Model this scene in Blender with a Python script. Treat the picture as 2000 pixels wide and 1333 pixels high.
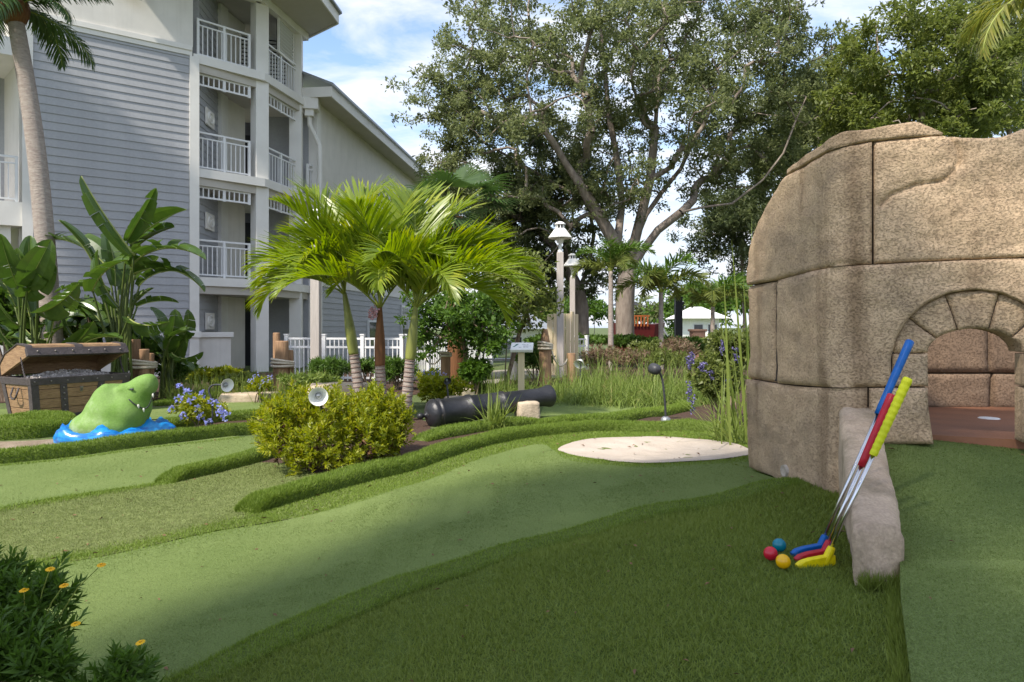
import bpy, bmesh, math, random
import numpy as np
from mathutils import Vector, Matrix, noise
from mathutils.geometry import delaunay_2d_cdt
random.seed(7); rng = np.random.default_rng(7)
R = math.radians; PI = math.pi
SC = bpy.context.scene; COL = SC.collection
for o_ in list(bpy.data.objects): bpy.data.objects.remove(o_)

# ------------------------------------------------------------ camera, sky, sun, exposure
CAMZ = 1.2; F = 1333.3; HY = 640.0
cam = bpy.data.cameras.new('camera'); camo = bpy.data.objects.new('camera', cam); COL.objects.link(camo)
camo.location = (0, 0, CAMZ); camo.rotation_euler = (R(90), 0, 0)
cam.lens = 24; cam.sensor_width = 36; cam.shift_y = -26.5/2000; cam.clip_start = .05; cam.clip_end = 3000
SC.camera = camo
SUN_EL = R(50); SUN_AZ = (-.64, -.768)          # horizontal direction towards the sun
S = Vector((SUN_AZ[0]*math.cos(SUN_EL), SUN_AZ[1]*math.cos(SUN_EL), math.sin(SUN_EL)))
sun = bpy.data.lights.new('sun', 'SUN'); suno = bpy.data.objects.new('sun', sun); COL.objects.link(suno)
sun.energy = 3.3; sun.angle = R(2.2); sun.color = (1, .93, .82)
suno.rotation_euler = S.to_track_quat('Z', 'Y').to_euler(); suno.location = (-20, -25, 40)
W_ = bpy.data.worlds.new('World'); SC.world = W_; W_.use_nodes = True
nt = W_.node_tree; nt.nodes.clear()
def N(nt, t, **kw):
    n = nt.nodes.new(t)
    for k, v in kw.items(): setattr(n, k, v)
    return n
def world():
    L = nt.links.new
    out = N(nt, 'ShaderNodeOutputWorld'); bg = N(nt, 'ShaderNodeBackground'); bg.inputs[1].default_value = .15
    sky = N(nt, 'ShaderNodeTexSky', sky_type='NISHITA', sun_disc=False)
    sky.sun_elevation = SUN_EL; sky.sun_rotation = math.atan2(SUN_AZ[0], SUN_AZ[1]); sky.air_density = 1.0; sky.dust_density = .6; sky.ozone_density = 1.5
    tc = N(nt, 'ShaderNodeTexCoord'); sep = N(nt, 'ShaderNodeSeparateXYZ'); L(tc.outputs['Generated'], sep.inputs[0])
    mx = N(nt, 'ShaderNodeMath', operation='MAXIMUM'); L(sep.outputs[2], mx.inputs[0]); mx.inputs[1].default_value = 0
    ad = N(nt, 'ShaderNodeMath', operation='ADD'); L(mx.outputs[0], ad.inputs[0]); ad.inputs[1].default_value = .22
    dx = N(nt, 'ShaderNodeMath', operation='DIVIDE'); L(sep.outputs[0], dx.inputs[0]); L(ad.outputs[0], dx.inputs[1])
    dy = N(nt, 'ShaderNodeMath', operation='DIVIDE'); L(sep.outputs[1], dy.inputs[0]); L(ad.outputs[0], dy.inputs[1])
    cb = N(nt, 'ShaderNodeCombineXYZ'); L(dx.outputs[0], cb.inputs[0]); L(dy.outputs[0], cb.inputs[1])
    mp = N(nt, 'ShaderNodeMapping'); L(cb.outputs[0], mp.inputs[0]); mp.inputs['Rotation'].default_value = (0, 0, R(25)); mp.inputs['Scale'].default_value = (1.0, 1.9, 1)
    n1 = N(nt, 'ShaderNodeTexNoise'); L(mp.outputs[0], n1.inputs['Vector']); n1.inputs['Scale'].default_value = 2.3; n1.inputs['Detail'].default_value = 9; n1.inputs['Roughness'].default_value = .58; n1.inputs['Distortion'].default_value = .35
    rp = N(nt, 'ShaderNodeValToRGB'); L(n1.outputs[0], rp.inputs[0]); rp.color_ramp.elements[0].position = .385; rp.color_ramp.elements[1].position = .63
    ml = N(nt, 'ShaderNodeMath', operation='MULTIPLY'); L(rp.outputs[0], ml.inputs[0]); ml.inputs[1].default_value = .9
    mix = N(nt, 'ShaderNodeMix', data_type='RGBA'); L(ml.outputs[0], mix.inputs[0]); L(sky.outputs[0], mix.inputs[6]); mix.inputs[7].default_value = (4.1, 4.1, 4.25, 1)
    hz = N(nt, 'ShaderNodeMapRange'); L(mx.outputs[0], hz.inputs[0]); hz.inputs[1].default_value = 0; hz.inputs[2].default_value = .42; hz.inputs[3].default_value = .93; hz.inputs[4].default_value = 0; hz.interpolation_type = 'SMOOTHSTEP'
    mh = N(nt, 'ShaderNodeMix', data_type='RGBA'); L(hz.outputs[0], mh.inputs[0]); L(sky.outputs[0], mh.inputs[6]); mh.inputs[7].default_value = (2.6, 2.95, 3.6, 1); L(mh.outputs[2], mix.inputs[6])
    L(mix.outputs[2], bg.inputs[0]); L(bg.outputs[0], out.inputs[0])
world()
vs = SC.view_settings; vs.view_transform = 'Standard'; vs.look = 'None'; vs.gamma = 1; vs.use_curve_mapping = False; vs.exposure = 1.0

# ------------------------------------------------------------ materials
MATS = {}
def lin(c): return tuple(c)[:3] + (1,)
def mat(name, col, col2=None, rough=.75, scale=6, detail=6, bump=0, bscale=40, metal=0, spec=.35, island=0, trans=0, stretch=None, contrast=(.35, .65), fine=0, fscale=200, col3=None, c3scale=1.2, c3pos=(.55, .7), streak=0, coat=0, voro=0, objvar=0, bdist=None):
    m = bpy.data.materials.new(name); MATS[name] = m; m.use_nodes = True
    t = m.node_tree; L = t.links.new; b = t.nodes['Principled BSDF']; out = t.nodes['Material Output']
    b.inputs['Roughness'].default_value = rough; b.inputs['Metallic'].default_value = metal; b.inputs['Specular IOR Level'].default_value = spec
    if coat: b.inputs['Coat Weight'].default_value = coat; b.inputs['Coat Roughness'].default_value = .15
    tc = N(t, 'ShaderNodeTexCoord'); v = tc.outputs['Object']
    if stretch:
        mp = N(t, 'ShaderNodeMapping'); L(v, mp.inputs[0]); mp.inputs['Scale'].default_value = stretch; v = mp.outputs[0]
    n = N(t, 'ShaderNodeTexNoise'); L(v, n.inputs['Vector']); n.inputs['Scale'].default_value = scale; n.inputs['Detail'].default_value = detail; n.inputs['Roughness'].default_value = .6
    rp = N(t, 'ShaderNodeMapRange'); L(n.outputs[0], rp.inputs[0]); rp.inputs[1].default_value = contrast[0]; rp.inputs[2].default_value = contrast[1]
    fac = rp.outputs[0]
    if island:
        g = N(t, 'ShaderNodeNewGeometry'); mi = N(t, 'ShaderNodeMix', data_type='FLOAT'); mi.inputs[0].default_value = island
        L(fac, mi.inputs[2]); L(g.outputs['Random Per Island'], mi.inputs[3]); fac = mi.outputs[0]
    mx = N(t, 'ShaderNodeMix', data_type='RGBA'); L(fac, mx.inputs[0]); mx.inputs[6].default_value = lin(col); mx.inputs[7].default_value = lin(col2 or tuple(c*.8 for c in col))
    c = mx.outputs[2]
    if col3:
        n3 = N(t, 'ShaderNodeTexNoise'); L(v, n3.inputs['Vector']); n3.inputs['Scale'].default_value = c3scale; n3.inputs['Detail'].default_value = 8; n3.inputs['Roughness'].default_value = .65
        r3 = N(t, 'ShaderNodeMapRange'); L(n3.outputs[0], r3.inputs[0]); r3.inputs[1].default_value = c3pos[0]; r3.inputs[2].default_value = c3pos[1]
        m3 = N(t, 'ShaderNodeMix', data_type='RGBA'); L(r3.outputs[0], m3.inputs[0]); L(c, m3.inputs[6]); m3.inputs[7].default_value = lin(col3); c = m3.outputs[2]
    if streak:
        mp2 = N(t, 'ShaderNodeMapping'); L(tc.outputs['Object'], mp2.inputs[0]); mp2.inputs['Scale'].default_value = (7, 7, .5)
        n4 = N(t, 'ShaderNodeTexNoise'); L(mp2.outputs[0], n4.inputs['Vector']); n4.inputs['Scale'].default_value = 1; n4.inputs['Detail'].default_value = 7
        r4 = N(t, 'ShaderNodeMapRange'); L(n4.outputs[0], r4.inputs[0]); r4.inputs[1].default_value = .52; r4.inputs[2].default_value = .75; r4.inputs[4].default_value = streak
        m4 = N(t, 'ShaderNodeMix', data_type='RGBA', blend_type='MULTIPLY'); L(r4.outputs[0], m4.inputs[0]); L(c, m4.inputs[6]); m4.inputs[7].default_value = (.35, .3, .25, 1); c = m4.outputs[2]
    if fine:
        n5 = N(t, 'ShaderNodeTexNoise'); L(tc.outputs['Object'], n5.inputs['Vector']); n5.inputs['Scale'].default_value = fscale; n5.inputs['Detail'].default_value = 3
        r5 = N(t, 'ShaderNodeMapRange'); L(n5.outputs[0], r5.inputs[0]); r5.inputs[1].default_value = .3; r5.inputs[2].default_value = .7; r5.inputs[3].default_value = 1-fine; r5.inputs[4].default_value = 1+fine
        vm = N(t, 'ShaderNodeVectorMath', operation='SCALE'); L(c, vm.inputs[0]); L(r5.outputs[0], vm.inputs['Scale']); c = vm.outputs[0]
    if objvar:
        oi = N(t, 'ShaderNodeObjectInfo'); ro = N(t, 'ShaderNodeMapRange'); L(oi.outputs['Random'], ro.inputs[0]); ro.inputs[3].default_value = 1-objvar; ro.inputs[4].default_value = 1+objvar
        vo_ = N(t, 'ShaderNodeVectorMath', operation='SCALE'); L(c, vo_.inputs[0]); L(ro.outputs[0], vo_.inputs['Scale']); c = vo_.outputs[0]
    L(c, b.inputs['Base Color'])
    if bump:
        nb = N(t, 'ShaderNodeTexNoise'); L(v, nb.inputs['Vector']); nb.inputs['Scale'].default_value = bscale; nb.inputs['Detail'].default_value = 8; nb.inputs['Roughness'].default_value = .62
        h = nb.outputs[0]
        if voro:
            vo = N(t, 'ShaderNodeTexNoise'); L(v, vo.inputs['Vector']); vo.inputs['Scale'].default_value = voro; vo.inputs['Detail'].default_value = 6; vo.inputs['Roughness'].default_value = .68
            rr = N(t, 'ShaderNodeMapRange'); L(vo.outputs[0], rr.inputs[0]); rr.inputs[1].default_value = .33; rr.inputs[2].default_value = .50; rr.inputs[3].default_value = 0; rr.inputs[4].default_value = .6
            aa = N(t, 'ShaderNodeMath', operation='ADD'); L(h, aa.inputs[0]); L(rr.outputs[0], aa.inputs[1]); h = aa.outputs[0]
            dk = N(t, 'ShaderNodeMapRange'); L(rr.outputs[0], dk.inputs[0]); dk.inputs[2].default_value = .6; dk.inputs[3].default_value = .70; dk.inputs[4].default_value = 1
            vm2 = N(t, 'ShaderNodeVectorMath', operation='SCALE'); L(c, vm2.inputs[0]); L(dk.outputs[0], vm2.inputs['Scale']); L(vm2.outputs[0], b.inputs['Base Color'])
        bp = N(t, 'ShaderNodeBump'); L(h, bp.inputs['Height']); bp.inputs['Strength'].default_value = min(1, bump); bp.inputs['Distance'].default_value = bdist or .012*max(1, bump); L(bp.outputs[0], b.inputs['Normal'])
    if trans:
        tr = N(t, 'ShaderNodeBsdfTranslucent'); ms = N(t, 'ShaderNodeMixShader'); ms.inputs[0].default_value = trans
        hs = N(t, 'ShaderNodeHueSaturation'); hs.inputs['Saturation'].default_value = 1.1; hs.inputs['Value'].default_value = 1.5; L(c, hs.inputs['Color']); L(hs.outputs[0], tr.inputs[0])
        L(b.outputs[0], ms.inputs[1]); L(tr.outputs[0], ms.inputs[2]); L(ms.outputs[0], out.inputs[0])
    return m
M = MATS
# ground and turf
mat('putting_turf', (.165, .215, .068), (.13, .178, .052), rough=.9, scale=1.2, fine=.32, fscale=260, bump=.5, bscale=420, spec=.15)
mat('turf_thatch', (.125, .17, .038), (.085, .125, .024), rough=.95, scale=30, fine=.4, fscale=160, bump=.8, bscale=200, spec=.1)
mat('rough_turf', (.20, .235, .085), (.13, .155, .055), rough=.95, scale=14, fine=.4, fscale=160, bump=.8, bscale=220, spec=.1)
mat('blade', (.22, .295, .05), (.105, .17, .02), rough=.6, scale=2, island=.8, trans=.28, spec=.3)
mat('blade_shade', (.215, .265, .052), (.12, .165, .026), rough=.6, scale=2, island=.75, trans=.25, spec=.25, col3=(.17, .15, .06), c3scale=60, c3pos=(.62, .72))  # olive blades with brown thatch for the deep near turf
mat('blade_rough', (.23, .27, .09), (.13, .165, .05), rough=.7, scale=2, island=.8, trans=.25, spec=.2, col3=(.22, .19, .1), c3scale=40, c3pos=(.58, .68))
mat('blade_green', (.19, .245, .078), (.13, .18, .05), rough=.75, scale=2, island=.85, trans=.25, spec=.2)
mat('lawn', (.07, .11, .025), (.10, .12, .04), rough=.95, scale=.6, fine=.3, fscale=30, bump=1, bscale=20, col3=(.16, .13, .09), c3scale=.25)
mat('mulch', (.10, .055, .035), (.055, .032, .022), rough=.95, scale=30, bump=1.5, bscale=90, fine=.4, fscale=120)
mat('sand', (.50, .43, .36), (.43, .365, .30), rough=.95, scale=4, bump=.6, bscale=60, fine=.1, fscale=300, spec=.1)
mat('concrete', (.36, .32, .27), (.28, .25, .21), rough=.9, scale=5, bump=.4, bscale=60, fine=.1, fscale=100)
mat('soil', (.30, .235, .17), (.2, .15, .10), rough=.95, scale=9, bump=1, bscale=60, fine=.25, fscale=120)
# stone
mat('fort_stone', (.62, .45, .29), (.45, .32, .205), rough=.92, scale=7, detail=10, bump=.9, bdist=.0065, bscale=44, voro=95, fine=.08, fscale=150, stretch=(1, 1, 1.5), col3=(.27, .205, .145), c3scale=1.9, c3pos=(.49, .74), streak=.8, objvar=.09, spec=.2)
mat('fort_stone_shaded', (.27, .185, .125), (.19, .13, .09), rough=.92, scale=5, bump=.9, bdist=.0065, bscale=44, voro=95, streak=.4, spec=.2)  # darker copy of the fort stone, chamber shade put into the colour
mat('mortar', (.06, .045, .035), rough=.95)
mat('kerb_stone', (.52, .405, .295), (.42, .32, .235), rough=.92, scale=6, detail=9, bump=.9, bscale=26, col3=(.33, .26, .18), c3scale=5, c3pos=(.50, .64), fine=.14, fscale=120, spec=.2, streak=.3)
mat('tunnel_floor', (.27, .12, .065), (.22, .10, .055), rough=.6, scale=6, bump=.3, bscale=60)
mat('pale_rock', (.55, .45, .33), (.42, .33, .24), rough=.9, scale=7, bump=1, bscale=30, fine=.1)
# building
mat('siding', (.36, .365, .38), (.33, .335, .35), rough=.6, scale=1.5, fine=.05, fscale=20, objvar=.035)
mat('stucco', (.70, .67, .62), (.64, .615, .57), rough=.85, scale=2, bump=.15, bscale=120, streak=.12)
mat('trim', (.74, .72, .68), (.68, .66, .62), rough=.6, scale=2)
mat('rail_white', (.74, .74, .74), (.70, .70, .70), rough=.4, scale=3)
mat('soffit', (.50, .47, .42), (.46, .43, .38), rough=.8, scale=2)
mat('dark_opening', (.03, .03, .035), rough=.5)  # near black, the shade inside openings put into the colour
mat('door_and_shade_grey', (.16, .16, .18), rough=.5)  # door paint, also recess shade painted onto the balcony back walls
mat('window_glass', (.03, .035, .045), rough=.06, spec=.7)
mat('roof_metal', (.30, .32, .33), (.25, .27, .28), rough=.45, metal=.4, scale=3)
mat('exit_red', (.6, .03, .03), rough=.4)
mat('white_paint', (.84, .83, .80), (.79, .78, .75), rough=.5, scale=5)
mat('grey_metal', (.35, .36, .38), rough=.4, metal=.6)
mat('dark_metal', (.035, .037, .042), (.05, .05, .055), rough=.45, scale=20)
mat('black_metal', (.012, .012, .014), rough=.5)
# timber, props
mat('piling', (.36, .22, .125), (.24, .14, .08), rough=.85, scale=4, stretch=(8, 8, .8), bump=1, bscale=8, fine=.1)
mat('grey_wood', (.50, .45, .41), (.41, .37, .34), rough=.85, scale=4, stretch=(10, 10, .7), bump=.5, bscale=8)
mat('cream_wood', (.68, .56, .36), (.60, .49, .31), rough=.7, scale=4, stretch=(8, 8, .6))
mat('rope', (.70, .62, .50), (.56, .48, .38), rough=.9, scale=60, bump=1, bscale=120)
mat('chest_wood', (.37, .235, .125), (.20, .115, .06), rough=.7, scale=3, stretch=(3, 3, 22), contrast=(.3, .7), bump=.6, bscale=6, col3=(.13, .08, .045), c3scale=5)
mat('chest_iron', (.055, .045, .045), (.085, .07, .07), rough=.65, scale=12, bump=.6, bscale=40)
mat('rivet', (.25, .22, .2), rough=.4, metal=.6)
mat('gator_green', (.13, .245, .04), (.18, .29, .08), rough=.75, scale=5, bump=.25, bscale=60, col3=(.40, .48, .30), c3scale=2.2, c3pos=(.55, .8), fine=.1, fscale=60)
mat('splash_blue', (.006, .12, .42), (.012, .24, .58), rough=.3, scale=5, stretch=(1.2, 1.2, 5), contrast=(.42, .56), coat=.3, col3=(.10, .42, .58), c3scale=6, c3pos=(.6, .68))
mat('tooth', (.8, .78, .7), rough=.3)
mat('cannon_iron', (.012, .012, .015), (.024, .024, .028), rough=.42, scale=6, bump=.4, bscale=30, col3=(.13, .10, .075), c3scale=9, c3pos=(.62, .72), spec=.5)
mat('plastic_blue', (.0, .105, .40), rough=.4, scale=50); mat('plastic_red', (.46, .012, .03), rough=.4, scale=50); mat('plastic_yellow', (.86, .70, .004), rough=.38, scale=50)
mat('grip_lime', (.62, .64, .012), (.52, .55, .01), rough=.55, scale=50)
mat('chrome', (.62, .62, .64), rough=.18, metal=1)
mat('ball_teal', (.0, .19, .27), rough=.25, spec=.5); mat('ball_red', (.52, .012, .035), rough=.25, spec=.5); mat('ball_yellow', (.84, .46, .004), rough=.25, spec=.5)
mat('salmon', (.52, .30, .21), (.45, .25, .17), rough=.85)
mat('ship_red', (.10, .012, .012), rough=.5); mat('ship_orange', (.35, .10, .025), rough=.5)
mat('sign_green', (.03, .16, .12), rough=.5); mat('sign_grey', (.42, .42, .44), rough=.5)
# plants
mat('oak_bark', (.31, .26, .22), (.19, .15, .125), rough=.95, scale=3, stretch=(3, 3, .8), bump=1.5, bscale=8)
mat('oak_leaf', (.22, .245, .11), (.125, .155, .065), rough=.5, island=.8, trans=.42, spec=.45)
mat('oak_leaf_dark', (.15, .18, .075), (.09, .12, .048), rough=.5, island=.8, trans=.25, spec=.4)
mat('bright_leaf', (.20, .23, .06), (.11, .145, .035), rough=.5, island=.8, trans=.38, spec=.4)
mat('green_leaf', (.12, .205, .035), (.065, .125, .022), rough=.45, island=.8, trans=.35, spec=.4)
mat('yellow_leaf', (.36, .36, .02), (.17, .225, .018), rough=.45, island=.85, trans=.38, spec=.4, col3=(.42, .33, .02), c3scale=9, c3pos=(.6, .7))
mat('dry_leaf', (.22, .12, .06), (.14, .08, .045), rough=.9, island=.8)
mat('daisy_leaf', (.095, .175, .022), (.052, .105, .014), rough=.5, island=.8, trans=.3, spec=.3)
mat('palm_leaf', (.25, .315, .025), (.12, .19, .018), rough=.35, island=.7, trans=.42, spec=.5, col3=(.42, .40, .03), c3scale=2.6, c3pos=(.52, .70))
mat('palm_leaf_dark', (.065, .12, .028), (.035, .07, .018), rough=.4, island=.7, trans=.3, spec=.45)
mat('palm_leaf_gold', (.30, .27, .06), (.14, .19, .035), rough=.45, island=.7, trans=.4)
mat('petiole_green', (.10, .135, .03), (.065, .09, .022), rough=.5, scale=4)
mat('palm_stem', (.27, .31, .06), (.21, .25, .045), rough=.5, scale=4)
mat('palm_crownshaft', (.235, .25, .06), (.17, .185, .045), rough=.42, scale=5, stretch=(3, 3, .8))
mat('palm_brown', (.20, .085, .03), (.12, .05, .02), rough=.7, scale=6, stretch=(6, 6, .6), bump=.5, bscale=10)
mat('palm_trunk', (.36, .31, .27), (.26, .21, .185), rough=.9, scale=6, stretch=(2, 2, 6), bump=1.0, bscale=10)
mat('palm_ring', (.22, .155, .13), (.17, .12, .10), rough=.9, scale=10)
mat('banana_leaf', (.075, .135, .022), (.045, .085, .017), rough=.28, scale=3, trans=.28, spec=.55, col3=(.12, .19, .03), c3scale=1.4, c3pos=(.5, .75))
mat('banana_rib', (.30, .34, .10), rough=.5)
mat('grass_long', (.21, .27, .06), (.12, .175, .035), rough=.6, island=.8, trans=.35, col3=(.40, .32, .14), c3scale=3.5, c3pos=(.58, .72))
mat('reed', (.22, .27, .06), (.13, .18, .035), rough=.55, island=.8, trans=.35)
mat('red_leaf', (.24, .13, .105), (.13, .14, .05), rough=.6, island=.85, trans=.3)
mat('petal_blue', (.30, .33, .68), (.42, .44, .74), rough=.6, island=.8, trans=.3)
mat('petal_yellow', (.85, .52, .01), (.78, .40, .01), rough=.6, trans=.2)
mat('petal_red', (.30, .06, .03), rough=.7)
mat('salvia', (.14, .12, .28), (.2, .18, .36), rough=.7, island=.8)
mat('twig', (.16, .11, .075), (.24, .18, .13), rough=.9, scale=20)
mat('inflorescence', (.52, .30, .36), (.42, .22, .25), rough=.8, scale=30)
mat('gem_pile', (.62, .58, .54), (.20, .17, .16), rough=.35, island=.95, spec=.6)

# ------------------------------------------------------------ object helpers
WM = {}
def reg(o, parent, w):
    WM[o] = w; o.matrix_basis = w
    if parent:
        o.parent = parent; o.matrix_parent_inverse = WM[parent].inverted()
    COL.objects.link(o)
def props(o, label=None, cat=None, group=None, kind=None):
    for k, v in (('label', label), ('category', cat), ('group', group), ('kind', kind)):
        if v: o[k] = v
    return o
def thing(name, loc, label, cat, group=None):
    o = bpy.data.objects.new(name, None); o.empty_display_size = .1; reg(o, None, Matrix.Translation(Vector(loc)))
    return props(o, label, cat, group)
def link(name, me, parent=None, w=None, m=None, **kw):
    o = bpy.data.objects.new(name, me)
    if m is not None and not me.materials: me.materials.append(M[m])
    reg(o, parent, w or Matrix.Identity(4)); return props(o, **kw)
class MB:
    def __init__(s): s.v = []; s.f = []
    def add(s, vs, fs):
        n = len(s.v); s.v += [tuple(p) for p in vs]; s.f += [tuple(i+n for i in f) for f in fs]; return s
    def box(s, c, size, rz=0, rot=None, taper=1):
        x, y, z = (d/2 for d in size); q = rot or Matrix.Rotation(rz, 3, 'Z'); c = Vector(c)
        vs = [c+q@Vector((sx*x*(taper if sz < 0 else 1), sy*y*(taper if sz < 0 else 1), sz*z)) for sz in (-1, 1) for sx, sy in ((-1, -1), (1, -1), (1, 1), (-1, 1))]
        return s.add(vs, [(3, 2, 1, 0), (4, 5, 6, 7), (0, 1, 5, 4), (1, 2, 6, 5), (2, 3, 7, 6), (3, 0, 4, 7)])
    def prism(s, poly, z0, z1):
        n = len(poly); a = sum(poly[i][0]*poly[(i+1) % n][1]-poly[(i+1) % n][0]*poly[i][1] for i in range(n))
        if a < 0: poly = poly[::-1]
        vs = [(p[0], p[1], z0) for p in poly]+[(p[0], p[1], z1) for p in poly]
        return s.add(vs, [tuple(range(n))[::-1], tuple(range(n, 2*n))]+[(i, (i+1) % n, n+(i+1) % n, n+i) for i in range(n)])
    def wall(s, a, b, z0, z1, t, off=0):
        a = Vector(a[:2]); b = Vector(b[:2]); d = (b-a).normalized(); n = Vector((d.y, -d.x))
        return s.prism([a+n*off, b+n*off, b+n*(off-t), a+n*(off-t)], z0, z1)
    def tube(s, pts, rad, sides=8, cap=True):
        pts = [Vector(p) for p in pts]; n = len(pts); rad = rad if hasattr(rad, '__len__') else [rad]*n; vs = []; up = None
        for i, p in enumerate(pts):
            t = (pts[min(i+1, n-1)]-pts[max(i-1, 0)]).normalized()
            if up is None: up = t.orthogonal().normalized()
            up = (up-t*up.dot(t)).normalized(); w = t.cross(up)
            vs += [p+(up*math.cos(2*PI*k/sides)+w*math.sin(2*PI*k/sides))*rad[i] for k in range(sides)]
        fs = [(i*sides+k, i*sides+(k+1) % sides, (i+1)*sides+(k+1) % sides, (i+1)*sides+k) for i in range(n-1) for k in range(sides)]
        if cap: fs += [tuple(range(sides))[::-1], tuple(range((n-1)*sides, n*sides))]
        return s.add(vs, fs)
    def lathe(s, prof, c, axis=(0, 0, 1), sides=20):
        c = Vector(c); ax = Vector(axis).normalized(); u = ax.orthogonal().normalized(); w = ax.cross(u); n = len(prof)
        vs = [c+ax*h+(u*math.cos(2*PI*k/sides)+w*math.sin(2*PI*k/sides))*max(r, 1e-4) for r, h in prof for k in range(sides)]
        return s.add(vs, [(i*sides+k, i*sides+(k+1) % sides, (i+1)*sides+(k+1) % sides, (i+1)*sides+k) for i in range(n-1) for k in range(sides)])
    def sphere(s, c, r, seg=12, rings=8, sc=(1, 1, 1), rot=None):
        c = Vector(c); q = rot or Matrix.Identity(3); vs = []; fs = []
        for i in range(rings+1):
            a = PI*i/rings
            for k in range(seg):
                b = 2*PI*k/seg; vs.append(c+q@Vector((r*sc[0]*math.sin(a)*math.cos(b), r*sc[1]*math.sin(a)*math.sin(b), r*sc[2]*math.cos(a))))
        fs = [(i*seg+k, (i+1)*seg+k, (i+1)*seg+(k+1) % seg, i*seg+(k+1) % seg) for i in range(rings) for k in range(seg)]
        return s.add(vs, fs)
    def mesh(s, name='mesh', smooth=False):
        me = bpy.data.meshes.new(name); me.from_pydata(s.v, [], s.f); me.validate()
        if smooth: me.polygons.foreach_set('use_smooth', [True]*len(me.polygons))
        me.update(); return me
    def build(s, name, m, parent=None, smooth=False, bevel=0, w=None, **kw):
        me = s.mesh(name, smooth); me.materials.append(M[m]); o = link(name, me, parent, w, **kw)
        if bevel:
            b = o.modifiers.new('bevel', 'BEVEL'); b.width = bevel; b.segments = 2; b.limit_method = 'ANGLE'
        return o
def npmesh(name, v, nv, m=None, smooth=False):
    """v (n,k,3): n separate polygons of k corners each, or v (n,3) with nv (f,k) faces"""
    me = bpy.data.meshes.new(name)
    if v.ndim == 3:
        n, k, _ = v.shape; f = np.arange(n*k).reshape(n, k); v = v.reshape(-1, 3)
    else: f = nv
    me.vertices.add(len(v)); me.vertices.foreach_set('co', np.ascontiguousarray(v, dtype=np.float32).ravel())
    me.loops.add(f.size); me.loops.foreach_set('vertex_index', f.ravel().astype(np.int32))
    me.polygons.add(len(f)); me.polygons.foreach_set('loop_start', np.arange(0, f.size, f.shape[1], dtype=np.int32))
    if smooth: me.polygons.foreach_set('use_smooth', np.ones(len(f), dtype=bool))
    me.update(calc_edges=True)
    if m: me.materials.append(M[m])
    return me
def nrm(a): return a/np.maximum(np.linalg.norm(a, axis=-1, keepdims=True), 1e-9)
def vnoise(x, y=0, z=0, s=1): return noise.fractal(Vector((x*s, y*s, z*s)), .6, 2.1, 5)

# ------------------------------------------------------------ pixel <-> place (photo pixels 2000 x 1333)
def at(px, py, Y): return Vector(((px-1000)/F*Y, Y, CAMZ+(HY-py)/F*Y))
def onz(px, py, z):
    Y = (CAMZ-z)*F/(py-HY); return ((px-1000)/F*Y, Y, z)
CP = [onz(*p) for p in [(1520, 1080, .48), (1400, 1250, .465), (1640, 970, .46), (1700, 1250, .49), (1000, 1300, .38), (1200, 1100, .43), (600, 1300, .27), (300, 1333, .2), (0, 1333, .15),
    (1455, 905, .38), (1270, 880, .33), (1300, 960, .38), (1100, 950, .32), (1000, 1050, .29), (800, 1000, .22), (800, 1150, .26), (500, 1100, .17), (300, 1150, .14), (100, 1050, .1), (300, 1000, .1),
    (600, 1000, .16), (300, 920, .07), (0, 930, .05), (900, 880, .2), (700, 930, .15), (1000, 850, .2), (1200, 835, .2), (1450, 845, .26), (500, 850, .06), (200, 850, .08), (100, 800, .05), (900, 800, .1),
    (1200, 800, .12), (1000, 780, .05), (700, 770, .05), (400, 780, .03), (1400, 800, .14)]]
CP += [(x, y, 0) for y in (12, 16, 22) for x in (-14, -9, -5, -1, 3, 7, 12)] + [(3, 4, .42), (4, 2, .48), (2.6, 6, .26), (4.5, 8, .1), (3, .5, .46), (0, -1, .4), (-3, -1, .15), (-6, 1, .05), (-9, 4, 0), (-8, 8, 0), (7, 4, .1), (1, 0, .46)]
CPA = np.array(CP)
def hgt(x, y):
    x = np.asarray(x, float); y = np.asarray(y, float); sh = x.shape; x = x.ravel(); y = y.ravel(); out = np.empty_like(x)
    for i in range(0, len(x), 20000):
        d2 = (x[i:i+20000, None]-CPA[None, :, 0])**2+(y[i:i+20000, None]-CPA[None, :, 1])**2
        w = 1/(d2+.12)**2.2; out[i:i+20000] = (w*CPA[None, :, 2]).sum(1)/w.sum(1)
    return (out-.034*np.clip(1-((x-1.02)/.66)**2-((y-4.86)/.50)**2, 0, 1)**.7).reshape(sh)
def h1(x, y): return float(hgt(np.array([x]), np.array([y]))[0])
def G(px, py, dz=0):
    z = .2
    for _ in range(60):
        p = onz(px, py, z+dz); z = .6*z+.4*h1(p[0], p[1])
    return onz(px, py, z+dz)
def Gp(lst): return [G(*p)[:2] for p in lst]
def smooth_path(pts, n=10, closed=False):
    P = [np.array(p, float) for p in pts]; m = len(P); out = []
    for i in range(m if closed else m-1):
        g = (lambda k: P[k % m]) if closed else (lambda k: P[min(max(k, 0), m-1)])
        p0, p1, p2, p3 = g(i-1), g(i), g(i+1), g(i+2)
        for k in range(n):
            t = k/n; out.append(.5*(2*p1+(p2-p0)*t+(2*p0-5*p1+4*p2-p3)*t*t+(3*p1-p0-3*p2+p3)*t**3))
    if not closed: out.append(P[-1])
    return out
def inpoly(x, y, poly):
    r = np.zeros(x.shape, bool); n = len(poly); j = n-1
    for i in range(n):
        xi, yi = poly[i][0], poly[i][1]; xj, yj = poly[j][0], poly[j][1]
        c = ((yi > y) != (yj > y)) & (x < (xj-xi)*(y-yi)/(yj-yi+1e-12)+xi); r ^= c; j = i
    return r
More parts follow.
